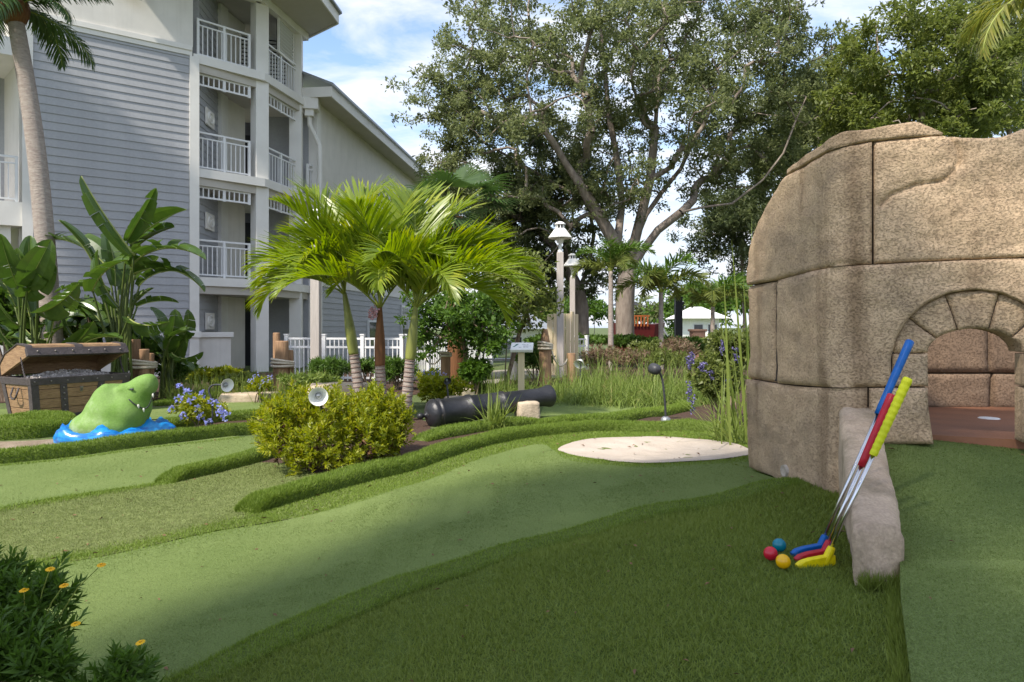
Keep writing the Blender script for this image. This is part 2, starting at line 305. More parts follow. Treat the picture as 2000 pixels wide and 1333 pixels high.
def sheet(name, poly, m, dz, step=.12, zf=None, kind='structure', rim=0, **kw):
    pts = [Vector((p[0], p[1])) for p in poly]; n = len(pts)
    xs = [p.x for p in pts]; ys = [p.y for p in pts]
    gx, gy = np.meshgrid(np.arange(min(xs), max(xs), step), np.arange(min(ys), max(ys), step)); gx = gx.ravel(); gy = gy.ravel()
    k = inpoly(gx, gy, poly); vs = pts+[Vector((a, b)) for a, b in zip(gx[k], gy[k])]
    r = delaunay_2d_cdt(vs, [(i, (i+1) % n) for i in range(n)], [list(range(n))], 1, 1e-5)
    x = np.array([p.x for p in r[0]]); y = np.array([p.y for p in r[0]]); z = (zf or hgt)(x, y)+dz
    fs = [f for f in r[2]]
    v = np.stack([x, y, z], 1).tolist(); me = bpy.data.meshes.new(name)
    if rim:
        cnt = {}
        for f in fs:
            for i in range(3):
                e = (f[i], f[(i+1) % 3]); cnt[e] = 1
        bd = [e for e in cnt if (e[1], e[0]) not in cnt]; mp = {}
        for e in bd:
            for i in e:
                if i not in mp: mp[i] = len(v); v.append([v[i][0], v[i][1], v[i][2]-rim])
        fs = [tuple(f) for f in fs]+[(b, a, mp[a], mp[b]) for a, b in bd]
    me.from_pydata(v, [], fs); me.polygons.foreach_set('use_smooth', [True]*len(me.polygons)); me.update(); me.materials.append(M[m])
    return link(name, me, kind=kind, **kw)
BL = {}
def blades(key, x, y, z, nx, ny, nz, L, w, lean=.6):
    n = len(x); b = np.stack([x, y, z], 1); d = np.stack([nx, ny, nz], 1)+rng.normal(0, lean, (n, 3))*[1, 1, .3]; d = nrm(d)
    a = rng.uniform(0, 2*PI, n); s = np.stack([np.cos(a), np.sin(a), np.zeros(n)], 1)*np.asarray(w).reshape(-1, 1)/2
    L = (np.asarray(L)*rng.uniform(.6, 1.25, n)).reshape(-1, 1)
    BL.setdefault(key, []).append(np.stack([b-s, b+s, b+d*L], 1))
def scatter_blades(key, poly, dens, L, w, dz, zf=None, lean=.6, fade=None, excl=()):
    xs = [p[0] for p in poly]; ys = [p[1] for p in poly]; A = (max(xs)-min(xs))*(max(ys)-min(ys)); n = int(A*dens)
    x = rng.uniform(min(xs), max(xs), n); y = rng.uniform(min(ys), max(ys), n); k = inpoly(x, y, poly)
    for e in excl: k &= ~inpoly(x, y, e)
    k &= np.abs(x) < .80*y+.15
    k &= y > .85
    if fade: k &= rng.uniform(0, 1, n) < np.clip((fade/np.maximum(y, .1))**1.6, 0, 1)
    x = x[k]; y = y[k]; z = (zf or hgt)(x, y)+dz; o = np.zeros_like(x)
    f = np.clip(y/fade, 1, 3)**.8 if fade else 1
    blades(key, x, y, z, o, o, o+1, L*(f if not fade else np.minimum(f, 1.3)), w*f, lean)
# ------------------------------------------------------------ ground
def make_ground():
    xs = np.concatenate([[-900, -400, -200, -100, -60, -40, -28, -20, -15], np.arange(-12, 7.01, .2), [8, 10, 13, 17, 23, 32, 45, 70, 110, 200, 400, 900]])
    ys = np.concatenate([[-120, -60, -30, -15, -8, -4, -2, -1], np.arange(-.4, 13.01, .2), [14, 15, 17, 20, 24, 30, 40, 60, 90, 150, 300, 600, 1500]])
    X, Y = np.meshgrid(xs, ys); Z = hgt(X, Y); nx, ny = len(xs), len(ys)
    far = (np.abs(X) > 16) | (Y > 26) | (Y < -6); Z[far] = 0
    i = np.arange(nx*ny).reshape(ny, nx); f = np.stack([i[:-1, :-1], i[:-1, 1:], i[1:, 1:], i[1:, :-1]], -1).reshape(-1, 4)
    link('ground', npmesh('ground', np.stack([X, Y, Z-.004], -1).reshape(-1, 3), f, 'lawn', True), kind='structure')
make_ground()
# right-hand ramp green
def zr(x, y):
    y = np.asarray(y, float); z = np.interp(y, [0, 1, 1.9, 3.1, 9], [.50, .51, .545, .72, .72]); return np.maximum(z, hgt(x, y)+.01)
EDGE = [(.20, .25), (.58, .95), (.98, 1.72), (1.08, 1.9), (1.62, 3.05), (1.70, 3.1)]
P_RIGHT = EDGE+[(3.2, 3.05), (4.2, 2.9), (4.2, .25)]
# outlines on the photo, dropped on the terrain
P_FAIR = smooth_path(Gp([(1590, 940), (1540, 940), (1400, 975), (1250, 1000), (1100, 1045), (950, 1085), (800, 1130), (650, 1190), (500, 1255), (330, 1333), (250, 1390), (-150, 1390), (-150, 1180), (20, 1120), (200, 1090), (400, 1045), (550, 1020), (700, 980), (830, 940), (960, 890), (1060, 868), (1080, 880), (1110, 893), (1200, 909), (1300, 910), (1450, 900), (1480, 890)]), 5, True)
P_TRAP = smooth_path(Gp([(1090, 879), (1118, 866), (1165, 858), (1250, 855), (1330, 857), (1405, 864), (1450, 874), (1475, 886), (1440, 895), (1390, 901), (1330, 905), (1265, 907), (1200, 903), (1140, 895), (1104, 887)]), 6, True)
P_LEFT = smooth_path(Gp([(-200, 925), (0, 908), (150, 893), (300, 872), (470, 852), (500, 865), (490, 890), (400, 916), (330, 940), (200, 960), (60, 982), (-200, 1030)]), 5, True)
P_FAR = smooth_path(Gp([(1060, 800), (1080, 784), (1150, 778), (1250, 781), (1300, 787), (1290, 796), (1210, 808), (1120, 816), (1060, 818)]), 5, True)
P_MIDL = smooth_path(Gp([(-100, 806), (20, 800), (300, 797), (400, 787), (500, 786), (520, 800), (460, 808), (340, 818), (240, 822), (60, 830), (-100, 834)]), 5, True)
P_BACK = smooth_path(Gp([(850, 771), (900, 768), (990, 772), (1000, 782), (920, 790), (850, 782)]), 5, True)
P_TURF = [EDGE[0], EDGE[1], EDGE[2], (1.04, 1.86), (1.46, 3.02), (1.36, 4.0), (1.3, 4.1)]+smooth_path(Gp([(1460, 905), (1540, 940), (1400, 975), (1250, 1000), (1100, 1045), (950, 1085), (800, 1130), (650, 1190), (500, 1255), (330, 1333), (250, 1390)]), 5)[3:]+[(-1.6, 1.3), (-.3, .25)]
P_ROUGH = smooth_path(Gp([(-200, 1035), (60, 986), (200, 964), (330, 944), (430, 925), (500, 905), (600, 920), (640, 950), (560, 985), (500, 1000), (540, 1018), (400, 1042), (200, 1088), (20, 1118), (-200, 1175)]), 5, True)
P_BED = smooth_path(Gp([(500, 870), (540, 930), (640, 945), (760, 915), (880, 872), (1000, 845), (1080, 835), (1060, 828), (940, 836), (850, 845), (820, 820), (700, 790), (560, 800)]), 5, True)
P_BEDR = smooth_path(Gp([(1180, 822), (1250, 812), (1340, 800), (1390, 786), (1460, 770), (1560, 780), (1560, 835), (1400, 836), (1280, 828)]), 5, True)
P_PAD = smooth_path(Gp([(-60, 868), (60, 862), (150, 855), (300, 842), (310, 848), (220, 868), (120, 880), (-60, 890)]), 5, True)
P_FRINGE = smooth_path(Gp([(540, 1018), (480, 1005), (560, 985), (700, 942), (830, 905), (1000, 858), (1130, 842), (1300, 838), (1470, 845), (1475, 895), (1450, 905), (1300, 915), (1200, 912), (1100, 897), (1060, 870), (960, 892), (830, 942), (700, 984)]), 5, True)
P_BEDF = smooth_path(Gp([(250, 782), (520, 778), (760, 772), (840, 762), (840, 735), (700, 725), (300, 735), (-300, 760), (-300, 790)]), 5, True)
P_MUHLY = smooth_path(Gp([(1000, 765), (1290, 772), (1400, 775), (1500, 750), (1500, 690), (1200, 685), (1000, 735)]), 5, True)
P_BEDP = smooth_path(Gp([(310, 846), (400, 838), (500, 830), (540, 815), (420, 818), (320, 832)]), 5, True)
P_PATH = smooth_path(Gp([(860, 738), (960, 725), (1060, 722), (1100, 738), (1000, 742), (940, 755)]), 5, True)
sheet('fairway', P_FAIR, 'putting_turf', .006); sheet('side_fairway', P_LEFT, 'putting_turf', .006); sheet('back_green', P_FAR, 'putting_turf', .006)
sheet('middle_green', P_MIDL, 'putting_turf', .006); sheet('rear_green', P_BACK, 'putting_turf', .006)
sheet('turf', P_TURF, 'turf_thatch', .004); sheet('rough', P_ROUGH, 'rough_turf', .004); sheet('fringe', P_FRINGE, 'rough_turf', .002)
sheet('ramp_green', P_RIGHT, 'putting_turf', 0, zf=zr, rim=.25)
def ztrap(x, y):
    c = np.mean(np.array(P_TRAP), 0); d = np.sqrt(((x-c[0])/.66)**2+((y-c[1])/.55)**2)
    n = np.array([vnoise(a, b, 0, 7)*.012 for a, b in zip(x, y)]); return hgt(x, y)+.005+np.where(d < .8, n, n*.2)
sheet('sand_trap', P_TRAP, 'sand', .004, step=.05, zf=ztrap)
sheet('mulch_bed', P_BED, 'mulch', .003); sheet('mulch_bed', P_BEDR, 'mulch', .004); sheet('mulch_bed', P_BEDF, 'mulch', .003); sheet('mulch_bed', P_MUHLY, 'mulch', .004); sheet('mulch_bed', P_BEDP, 'mulch', .005)
sheet('soil_patch', P_PAD, 'soil', .006); sheet('path', P_PATH, 'concrete', .012)
# turf covered kerbs (berms)
def kerb(path, w, h, dens, L, bw, wob=.0, label=None, name='turf_kerb'):
    pts = np.array(smooth_path(Gp(path), 10)); n = len(pts); t = nrm(np.gradient(pts, axis=0)); nn = np.stack([t[:, 1], -t[:, 0]], 1)
    prof = np.array([(-.5, -.02), (-.49, .55), (-.43, .86), (-.3, .98), (0, 1.02), (.3, .98), (.43, .86), (.49, .55), (.5, -.02)]); k = len(prof)
    taper = np.clip(np.minimum(np.arange(n), np.arange(n)[::-1])/9., .0, 1)**.62
    base = hgt(pts[:, 0], pts[:, 1]); V = np.empty((n, k, 3))
    wv = np.array([1+.12*vnoise(p[0], p[1], 3, 2.5) for p in pts])
    for j in range(k):
        o = prof[j, 0]*w*wv; V[:, j, :2] = pts+nn*o[:, None]; V[:, j, 2] = base+prof[j, 1]*h*taper*wv
    f = np.array([(i*k+j, (i+1)*k+j, (i+1)*k+j+1, i*k+j+1) for i in range(n-1) for j in range(k-1)])
    o = link(name, npmesh(name, V.reshape(-1, 3), f, 'turf_thatch', True), kind='structure')
    # blades
    seg = np.linalg.norm(np.diff(pts, axis=0), axis=1); nb = int(seg.sum()*(w+1.3*h)*dens)
    u = rng.uniform(0, n-1.001, nb); vv = rng.uniform(0, k-1.001, nb); i = u.astype(int); j = vv.astype(int); a = (u-i)[:, None]; b = (vv-j)[:, None]
    p = (V[i, j]*(1-a)+V[i+1, j]*a)*(1-b)+(V[i, j+1]*(1-a)+V[i+1, j+1]*a)*b
    e = nrm(np.cross(V[i, j+1]-V[i, j], V[i+1, j]-V[i, j])); e[e[:, 2] < 0] *= -1
    d = e*.6+np.array([0, 0, .75]); blades('blade', p[:, 0], p[:, 1], p[:, 2]-.002, d[:, 0], d[:, 1], d[:, 2], L, bw, .42)
KM = [(480, 1003), (520, 990), (600, 967), (720, 934), (830, 905), (930, 873), (1010, 856), (1100, 846), (1200, 841), (1330, 841), (1480, 850)]
kerb(KM, .17, .085, 26000, .024, .0042)
kerb([(320, 946), (360, 936), (430, 920), (500, 902), (560, 880)], .16, .095, 22000, .024, .0045)
kerb([(-200, 922), (0, 905), (150, 888), (300, 868), (400, 856), (500, 846), (560, 842)], .17, .11, 15000, .026, .006)
kerb([(1040, 832), (1120, 829), (1210, 824), (1290, 812), (1338, 800), (1320, 788)], .2, .085, 10000, .028, .008)
kerb([(1320, 788), (1290, 781), (1230, 777), (1150, 775), (1080, 778), (1020, 785)], .2, .06, 8000, .03, .009)
kerb([(820, 862), (870, 852), (940, 840), (1010, 832), (1060, 827)], .2, .07, 12000, .028, .007)
kerb([(300, 845), (340, 836), (420, 824), (500, 818), (560, 812)], .22, .10, 8000, .03, .009)
kerb([(-200, 862), (-60, 858), (60, 853), (100, 848), (110, 838), (60, 832), (-100, 836)], .32, .15, 9000, .03, .008)
kerb([(300, 793), (380, 786), (460, 781), (540, 778)], .2, .12, 7000, .035, .011)
kerb([(860, 789), (930, 793), (1000, 786), (1060, 776)], .2, .1, 7000, .03, .01)
kerb([(850, 766), (920, 763), (990, 767), (1040, 772)], .2, .1, 6000, .035, .012)
kerb([(1570, 950), (1540, 948), (1400, 984), (1250, 1010), (1100, 1056), (950, 1098), (800, 1146), (650, 1208), (500, 1276), (330, 1360)], .15, .022, 34000, .014, .0034, name='turf_lip')
# pile of the different turfs
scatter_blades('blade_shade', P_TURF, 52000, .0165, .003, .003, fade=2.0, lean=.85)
scatter_blades('blade', P_FRINGE, 24000, .013, .0045, .003, fade=4.5, excl=[P_TRAP], lean=.7)
scatter_blades('blade_rough', P_ROUGH, 26000, .010, .0042, .003, fade=3.8, lean=.9)
EB = np.array(smooth_path(Gp([(-200, 1170), (20, 1112), (200, 1082), (400, 1037), (540, 1012)]), 8))
def strip(path, w, key, dens, L, bw, lean=.6, dz=.004):
    seg = np.diff(path, axis=0); ln = np.linalg.norm(seg, axis=1); n = int(ln.sum()*w*dens); u = rng.uniform(0, len(path)-1.001, n); i = u.astype(int)
    p = path[i]+seg[i]*(u-i)[:, None]; t = seg[i]/ln[i][:, None]; o = rng.normal(0, w/2.6, n)[:, None]; p = p+np.stack([-t[:, 1], t[:, 0]], 1)*o; k = np.abs(p[:, 0]) < .8*p[:, 1]+.2; p = p[k]; z = np.zeros(len(p))
    blades(key, p[:, 0], p[:, 1], hgt(p[:, 0], p[:, 1])+dz, z, z, z+1, L, bw, lean)
strip(EB, .2, 'blade', 30000, .015, .0042, .8)
strip(np.array(smooth_path(Gp([(1590, 945), (1540, 942), (1400, 979), (1250, 1004), (1100, 1049), (950, 1090), (800, 1136), (650, 1196), (500, 1262), (330, 1340)]), 8)), .09, 'blade', 42000, .015, .0034, .8)
strip(np.array(smooth_path(Gp([(-200, 1035), (60, 986), (200, 964), (330, 944)]), 8)), .14, 'blade', 22000, .018, .0045)
strip(np.array(smooth_path(Gp([(-200, 927), (0, 911), (150, 896), (300, 875), (470, 856)]), 8)), .08, 'blade', 14000, .018, .006)
scatter_blades('blade_green', P_FAIR, 52000, .0042, .003, .005, fade=2.4, lean=1.0)
scatter_blades('blade_green', P_LEFT, 14000, .005, .005, .005, fade=5, lean=1.0)
scatter_blades('blade_green', P_RIGHT, 70000, .0042, .0028, .001, zf=zr, fade=1.8, lean=1.0)
e_ = np.array([np.array(EDGE[1])*(1-t)+np.array(EDGE[3])*t for t in np.linspace(0, 1, 20)])+[-.012, 0]
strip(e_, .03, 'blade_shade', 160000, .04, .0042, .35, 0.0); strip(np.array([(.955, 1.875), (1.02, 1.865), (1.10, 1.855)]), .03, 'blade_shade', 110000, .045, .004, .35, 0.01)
NAMES = {'blade': 'turf_blades', 'blade_shade': 'deep_turf_blades', 'blade_rough': 'rough_blades', 'blade_green': 'green_pile'}
for k_, l_ in BL.items():
    link(NAMES[k_], npmesh(k_, np.concatenate(l_), None, k_), kind='stuff', label={'blade': 'bright green synthetic grass on the turf kerbs', 'blade_shade': 'deep dark synthetic grass around the putters', 'blade_rough': 'pale worn synthetic rough beside the fairway', 'blade_green': 'short pile of the smooth putting greens'}[k_], cat='grass')

# ------------------------------------------------------------ fort wall of big carved stones
PA, PB, PC, PD = Vector((1.365, 4.0)), Vector((1.43, 3.02)), Vector((2.063, 2.75)), Vector((2.75, 2.46))
PATH = [PA.lerp(PB, t) for t in np.linspace(0, .88, 8)]
q0, q2 = PA.lerp(PB, .92), PB.lerp(PC, .11)
PATH += [(q0*(1-t)**2+PB*2*t*(1-t)+q2*t*t) for t in np.linspace(0, 1, 8)]+[PB.lerp(PC, t) for t in np.linspace(.2, 1, 6)]+[PC.lerp(PD, t) for t in (.5, 1)]
SL = [0]
for i in range(1, len(PATH)): SL.append(SL[-1]+(PATH[i]-PATH[i-1]).length)
KS = [p.x/p.y for p in PATH]
def px2s(px): return float(np.interp((px-1000)/F, KS, SL))
def pathpos(s):
    x = np.interp(s, SL, [p.x for p in PATH]); y = np.interp(s, SL, [p.y for p in PATH]); return x, y
def pathn(s):
    a = pathpos(s-.04); b = pathpos(s+.04); d = Vector((b[0]-a[0], b[1]-a[1])).normalized(); return d.y, -d.x     # outward (to camera side)
def sz(px, py):
    s = px2s(px); x, y = pathpos(s); return np.array([s, CAMZ+(HY-py)/F*y])
def resamp(pl, n):
    pl = np.array(pl); d = np.concatenate([[0], np.cumsum(np.linalg.norm(np.diff(pl, axis=0), axis=1))]); t = np.linspace(0, d[-1], n)
    return np.stack([np.interp(t, d, pl[:, 0]), np.interp(t, d, pl[:, 1])], 1)
CRACK = [sz(*p) for p in [(1722, 400), (1740, 380), (1790, 360), (1845, 352), (1862, 335), (1878, 312), (1872, 285), (1850, 262)]]
def dcrack(s, z):
    best = 9
    for a, b in zip(CRACK, CRACK[1:]):
        d = b-a; t = max(0, min(1, ((s-a[0])*d[0]+(z-a[1])*d[1])/(d@d))); q = a+d*t; best = min(best, math.hypot(s-q[0], z-q[1]))
    return best
def block(bot, right, top, left, parent, m='fort_stone', depth=.34, off=0, nu=34, nv=26, amp=.014, seed=0, crack=False, curve=True, frame=None, edge=.014, gap=.0025, name='stone'):
    """Coons patch: bot/top run left to right, left/right run bottom to top; pixel polylines on the wall face"""
    cv = (lambda p: np.array([sz(*q) for q in p])) if curve else (lambda p: np.array(p, float))
    B, Rr, T, Lf = resamp(cv(bot), nu), resamp(cv(right), nv), resamp(cv(top), nu), resamp(cv(left), nv)
    u = np.linspace(0, 1, nu)[None, :, None]; v = np.linspace(0, 1, nv)[:, None, None]
    C = (1-v)*B[None]+v*T[None]+(1-u)*Lf[:, None]+u*Rr[:, None]-((1-u)*(1-v)*B[0]+u*(1-v)*B[-1]+(1-u)*v*T[0]+u*v*T[-1])
    cen = C.mean((0, 1)); C = cen+(C-cen)*(1-gap/max(.05, min(np.ptp(C[..., 0]), np.ptp(C[..., 1])))*2)
    vs = []
    W1 = np.linalg.norm(B[-1]-B[0]); H1 = np.linalg.norm(T[nu//2]-B[nu//2])
    def pos(s, z, o):
        if frame: return frame(s, z, o)
        x, y = pathpos(s); nx, ny = pathn(s); return (x+nx*o, y+ny*o, z)
    for j in range(nv):
        for i in range(nu):
            s, z = C[j, i]; eu = min(i, nu-1-i)/(nu-1)*W1; ev = min(j, nv-1-j)/(nv-1)*H1; e = min(eu, ev)
            k = max(0, 1-e/edge); o = off-edge*.9*k*k
            o += amp*(vnoise(s, z, seed, 1.8)*.9+vnoise(s, z, seed+9, 7)*.35+vnoise(s, z, seed+5, 22)*.16)
            if crack:
                d = dcrack(s, z); o -= .018*max(0, 1-d/.012)+.006*max(0, 1-d/.05)
            vs.append(pos(s, z, o))
    n = len(vs); fs = [(j*nu+i, j*nu+i+1, (j+1)*nu+i+1, (j+1)*nu+i) for j in range(nv-1) for i in range(nu-1)]
    rim = [i for i in range(nu)]+[j*nu+nu-1 for j in range(1, nv)]+[(nv-1)*nu+i for i in range(nu-2, -1, -1)]+[j*nu for j in range(nv-2, 0, -1)]
    for r in rim:
        s, z = C[r//nu, r % nu]; vs.append(pos(s, z, off-depth))
    k = len(rim); fs += [(rim[(i+1) % k], rim[i], n+i, n+(i+1) % k) for i in range(k)]; fs.append(tuple(range(n, n+k)))
    me = bpy.data.meshes.new(name); me.from_pydata(vs, [], fs); me.polygons.foreach_set('use_smooth', [p.loop_total == 4 for p in me.polygons]); me.update(); me.materials.append(M[m])
    return link(name, me, parent)
FORT = thing('stone_fort_wall', (1.9, 3.0, .4), 'tan carved stone fort wall of large blocks with a low arched tunnel', 'wall')
block([(1455, 915), (1530, 945), (1640, 975), (1697, 985)], [(1697, 985), (1697, 757)], [(1455, 740), (1510, 750), (1560, 756), (1697, 758)], [(1455, 915), (1455, 740)], FORT, seed=1, nu=44)
block([(1697, 870), (1826, 870)], [(1826, 870), (1816, 800), (1814, 758)], [(1697, 758), (1814, 757)], [(1697, 870), (1697, 758)], FORT, seed=2, nu=20, nv=18, depth=.4)
block([(1455, 740), (1507, 749)], [(1507, 749), (1507, 549)], [(1453, 558), (1507, 549)], [(1455, 740), (1453, 558)], FORT, seed=3, nu=16, nv=26, off=-.012, edge=.018)
OUT = [(1742, 757), (1741, 700), (1752, 660), (1775, 622), (1810, 592), (1855, 572), (1908, 565), (1960, 572), (2005, 592), (2040, 622), (2062, 660), (2070, 700), (2068, 757)]
block([(1513, 750), (1600, 757)]+OUT+[(2130, 757)], [(2130, 757), (2130, 498)], [(1513, 547), (1600, 526), (1700, 517), (1850, 509), (2130, 498)], [(1513, 750), (1513, 547)], FORT, seed=4, nu=90, nv=24)
block([(1453, 558), (1510, 548), (1600, 526), (1706, 516)], [(1706, 516), (1706, 275)], [(1458, 500), (1475, 450), (1495, 405), (1530, 345), (1580, 315), (1640, 288), (1706, 275)], [(1453, 558), (1454, 535), (1458, 500)], FORT, seed=5, nu=44, nv=34)
block([(1706, 516), (1850, 509), (2130, 498)], [(2130, 498), (2130, 240)], [(1706, 275), (1780, 268), (1850, 263), (1880, 267), (1920, 268), (1960, 265), (2000, 250), (2060, 235), (2130, 240)], [(1706, 516), (1706, 275)], FORT, seed=6, nu=80, nv=56, crack=True)
block([(1530, 345), (1580, 315), (1640, 288), (1706, 275), (1780, 268), (1852, 263)], [(1852, 263), (1856, 258)], [(1530, 335), (1570, 302), (1602, 284), (1650, 256), (1700, 252), (1740, 243), (1800, 235), (1830, 247), (1856, 258)], [(1530, 345), (1530, 335)], FORT, seed=7, nu=60, nv=12, off=.006, amp=.012, edge=.009)
INN = lambda a: (1908-93*math.cos(a), 690-47*math.sin(a))
def OUTP(a): return (1908-165*math.cos(a), 692-126*math.sin(a))
an = [0, .62, 1.20, 1.86, 2.46, PI]
for k in range(5):
    a, b = an[k], an[k+1]; ss = np.linspace(a, b, 5)
    block([INN(x) for x in ss], [INN(b), OUTP(b)], [OUTP(x) for x in ss], [INN(a), OUTP(a)], FORT, seed=10+k, nu=18, nv=14, depth=.22, off=-.018, amp=.012, edge=.014)
block([(1742, 757), (1816, 757)], [(1816, 757), (1815, 690)], [(1743, 691), (1815, 691)], [(1742, 757), (1743, 691)], FORT, seed=20, nu=14, nv=14, off=-.018, amp=.012)
for y0, y1 in ((757, 691), (870, 757)):
    block([(2001, y0), (2068, y0)], [(2068, y0), (2068, y1)], [(2001, y1), (2068, y1)], [(2001, y0), (2001, y1)], FORT, seed=22+y0, nu=12, nv=12, off=-.018, amp=.012, depth=.13)
block([(2068, 870), (2130, 870)], [(2130, 870), (2130, 757)], [(2068, 757), (2130, 757)], [(2068, 870), (2068, 757)], FORT, seed=30, nu=8, nv=8)
# dark mortar set back in the joints
def filler(poly, off=-.035, d=.22):
    c = [sz(*p) for p in poly]; n = len(c); mb = MB(); vs = []
    for o in (off, off-d):
        for s, z in c:
            x, y = pathpos(s); nx, ny = pathn(s); vs.append((x+nx*o, y+ny*o, z))
    mb.add(vs, [tuple(range(n)), tuple(range(2*n-1, n-1, -1))]+[(i+n, (i+1) % n+n, (i+1) % n, i) for i in range(n)]); mb.build('mortar', 'mortar', FORT)
for a, b in ((1462, 1500), (1500, 1540), (1540, 1600), (1600, 1640), (1640, 1690)):
    t = np.interp([a, b], [1455, 1530, 1620, 1700], [545, 350, 300, 285]); filler([(a, 900), (b, 900), (b, t[1]+8), (a, t[0]+8)])
filler([(1500, 745), (1520, 745), (1520, 555), (1500, 560)], -.028, .1)
filler([(1690, 840), (1735, 840), (1735, 285), (1690, 292)]); filler([(1735, 560), (2125, 560), (2125, 275), (1735, 280)]); filler([(1735, 840), (1800, 840), (1800, 640), (1735, 660)])
filler([(1780, 612), (1905, 575), (1905, 632), (1820, 655)]); filler([(1905, 575), (2040, 612), (1995, 655), (1905, 632)])
# chamber behind the arch
FZ = .715
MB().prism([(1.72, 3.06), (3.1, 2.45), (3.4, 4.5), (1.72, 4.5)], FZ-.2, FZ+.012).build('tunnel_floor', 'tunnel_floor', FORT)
MB().prism([(1.62, 3.35), (1.82, 3.28), (1.82, 4.5), (1.62, 4.5)], FZ-.1, 1.45).build('tunnel_side', 'fort_stone_shaded', FORT)
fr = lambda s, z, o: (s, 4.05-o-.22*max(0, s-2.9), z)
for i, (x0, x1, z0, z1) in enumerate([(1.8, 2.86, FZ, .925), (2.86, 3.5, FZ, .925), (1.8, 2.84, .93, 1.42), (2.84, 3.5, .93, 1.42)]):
    block([(x0, z0), (x1, z0)], [(x1, z0), (x1, z1)], [(x0, z1), (x1, z1)], [(x0, z0), (x0, z1)], FORT, m='fort_stone_shaded', seed=40+i, nu=30, nv=14, curve=False, frame=fr, depth=.25, amp=.014)
MB().lathe([(.0, .004), (.045, .004), (.05, 0)], (2.48, 3.55, FZ+.012), sides=18).build('floor_disc', 'white_paint', FORT)  # small white disc lying on the chamber floor
# drain sleeve in the lowest stone
x_, y_ = pathpos(px2s(1537)); nx_, ny_ = pathn(px2s(1537)); zz_ = sz(1537, 920)[1]
MB().lathe([(.0, .012), (.026, .012), (.031, .016), (.033, -.03)], (x_+nx_*.005, y_+ny_*.005, zz_), (nx_, ny_, 0), 16).build('drain_sleeve', 'sand', FORT, smooth=True)

# low stone kerb running out of the wall
def kerb_stone():
    n = 46; kx = 9; vs = []
    near = [Vector(p) for p in ((.962, 1.90, .36), (.960, 1.92, .615), (.972, 1.93, .64), (1.03, 1.935, .646), (1.088, 1.93, .64), (1.100, 1.915, .615), (1.10, 1.90, .36))]
    far = [Vector(p) for p in ((1.462, 3.06, .40), (1.464, 3.06, .83), (1.475, 3.06, .858), (1.55, 3.06, .865), (1.618, 3.05, .858), (1.628, 3.04, .83), (1.63, 3.04, .40))]
    k = len(near); rings = []
    for i in range(n):
        t = i/(n-1); ring = []
        for a, b in zip(near, far): ring.append(a.lerp(b, t))
        fine = resamp3(ring, 26); c = sum(fine, Vector())/len(fine)
        for p in fine:
            d = (p-c); d.y = 0; d.normalize(); o = .006*vnoise(p.x*1.0, p.y, p.z, 4)+.004*vnoise(p.x, p.y, p.z+4, 17); vs.append(p+d*o+Vector((.006*vnoise(0, p.y, 2, 3), 0, 0)))
    k = 26; fs = [(i*k+j, i*k+j+1, (i+1)*k+j+1, (i+1)*k+j) for i in range(n-1) for j in range(k-1)]
    # near end cap: inner loops so it has relief
    m0 = len(vs); c = Vector((1.028, 1.885, .45)); prev = list(range(k))
    for q in (.8, .55, .28):
        cur = []
        for j in range(k):
            p = vs[j].lerp(c, 1-q); p.y += .012*vnoise(p.x, p.z, 1, 9)-.004; cur.append(len(vs)); vs.append(p)
        fs += [(prev[j+1], prev[j], cur[j], cur[j+1]) for j in range(k-1)]; prev = cur
    vs.append(c); fs += [(prev[j+1], prev[j], len(vs)-1) for j in range(k-1)]
    mb = MB(); mb.v = [tuple(v) for v in vs]; mb.f = fs
    mb.build('kerb_stone', 'kerb_stone', smooth=True, label='long pale stone kerb sloping out from the fort wall, putters leaning on it', cat='kerb stone')
def resamp3(pl, n):
    a = np.array(pl); d = np.concatenate([[0], np.cumsum(np.linalg.norm(np.diff(a, axis=0), axis=1))]); t = np.linspace(0, d[-1], n)
    return [Vector((np.interp(q, d, a[:, 0]), np.interp(q, d, a[:, 1]), np.interp(q, d, a[:, 2]))) for q in t]
kerb_stone()

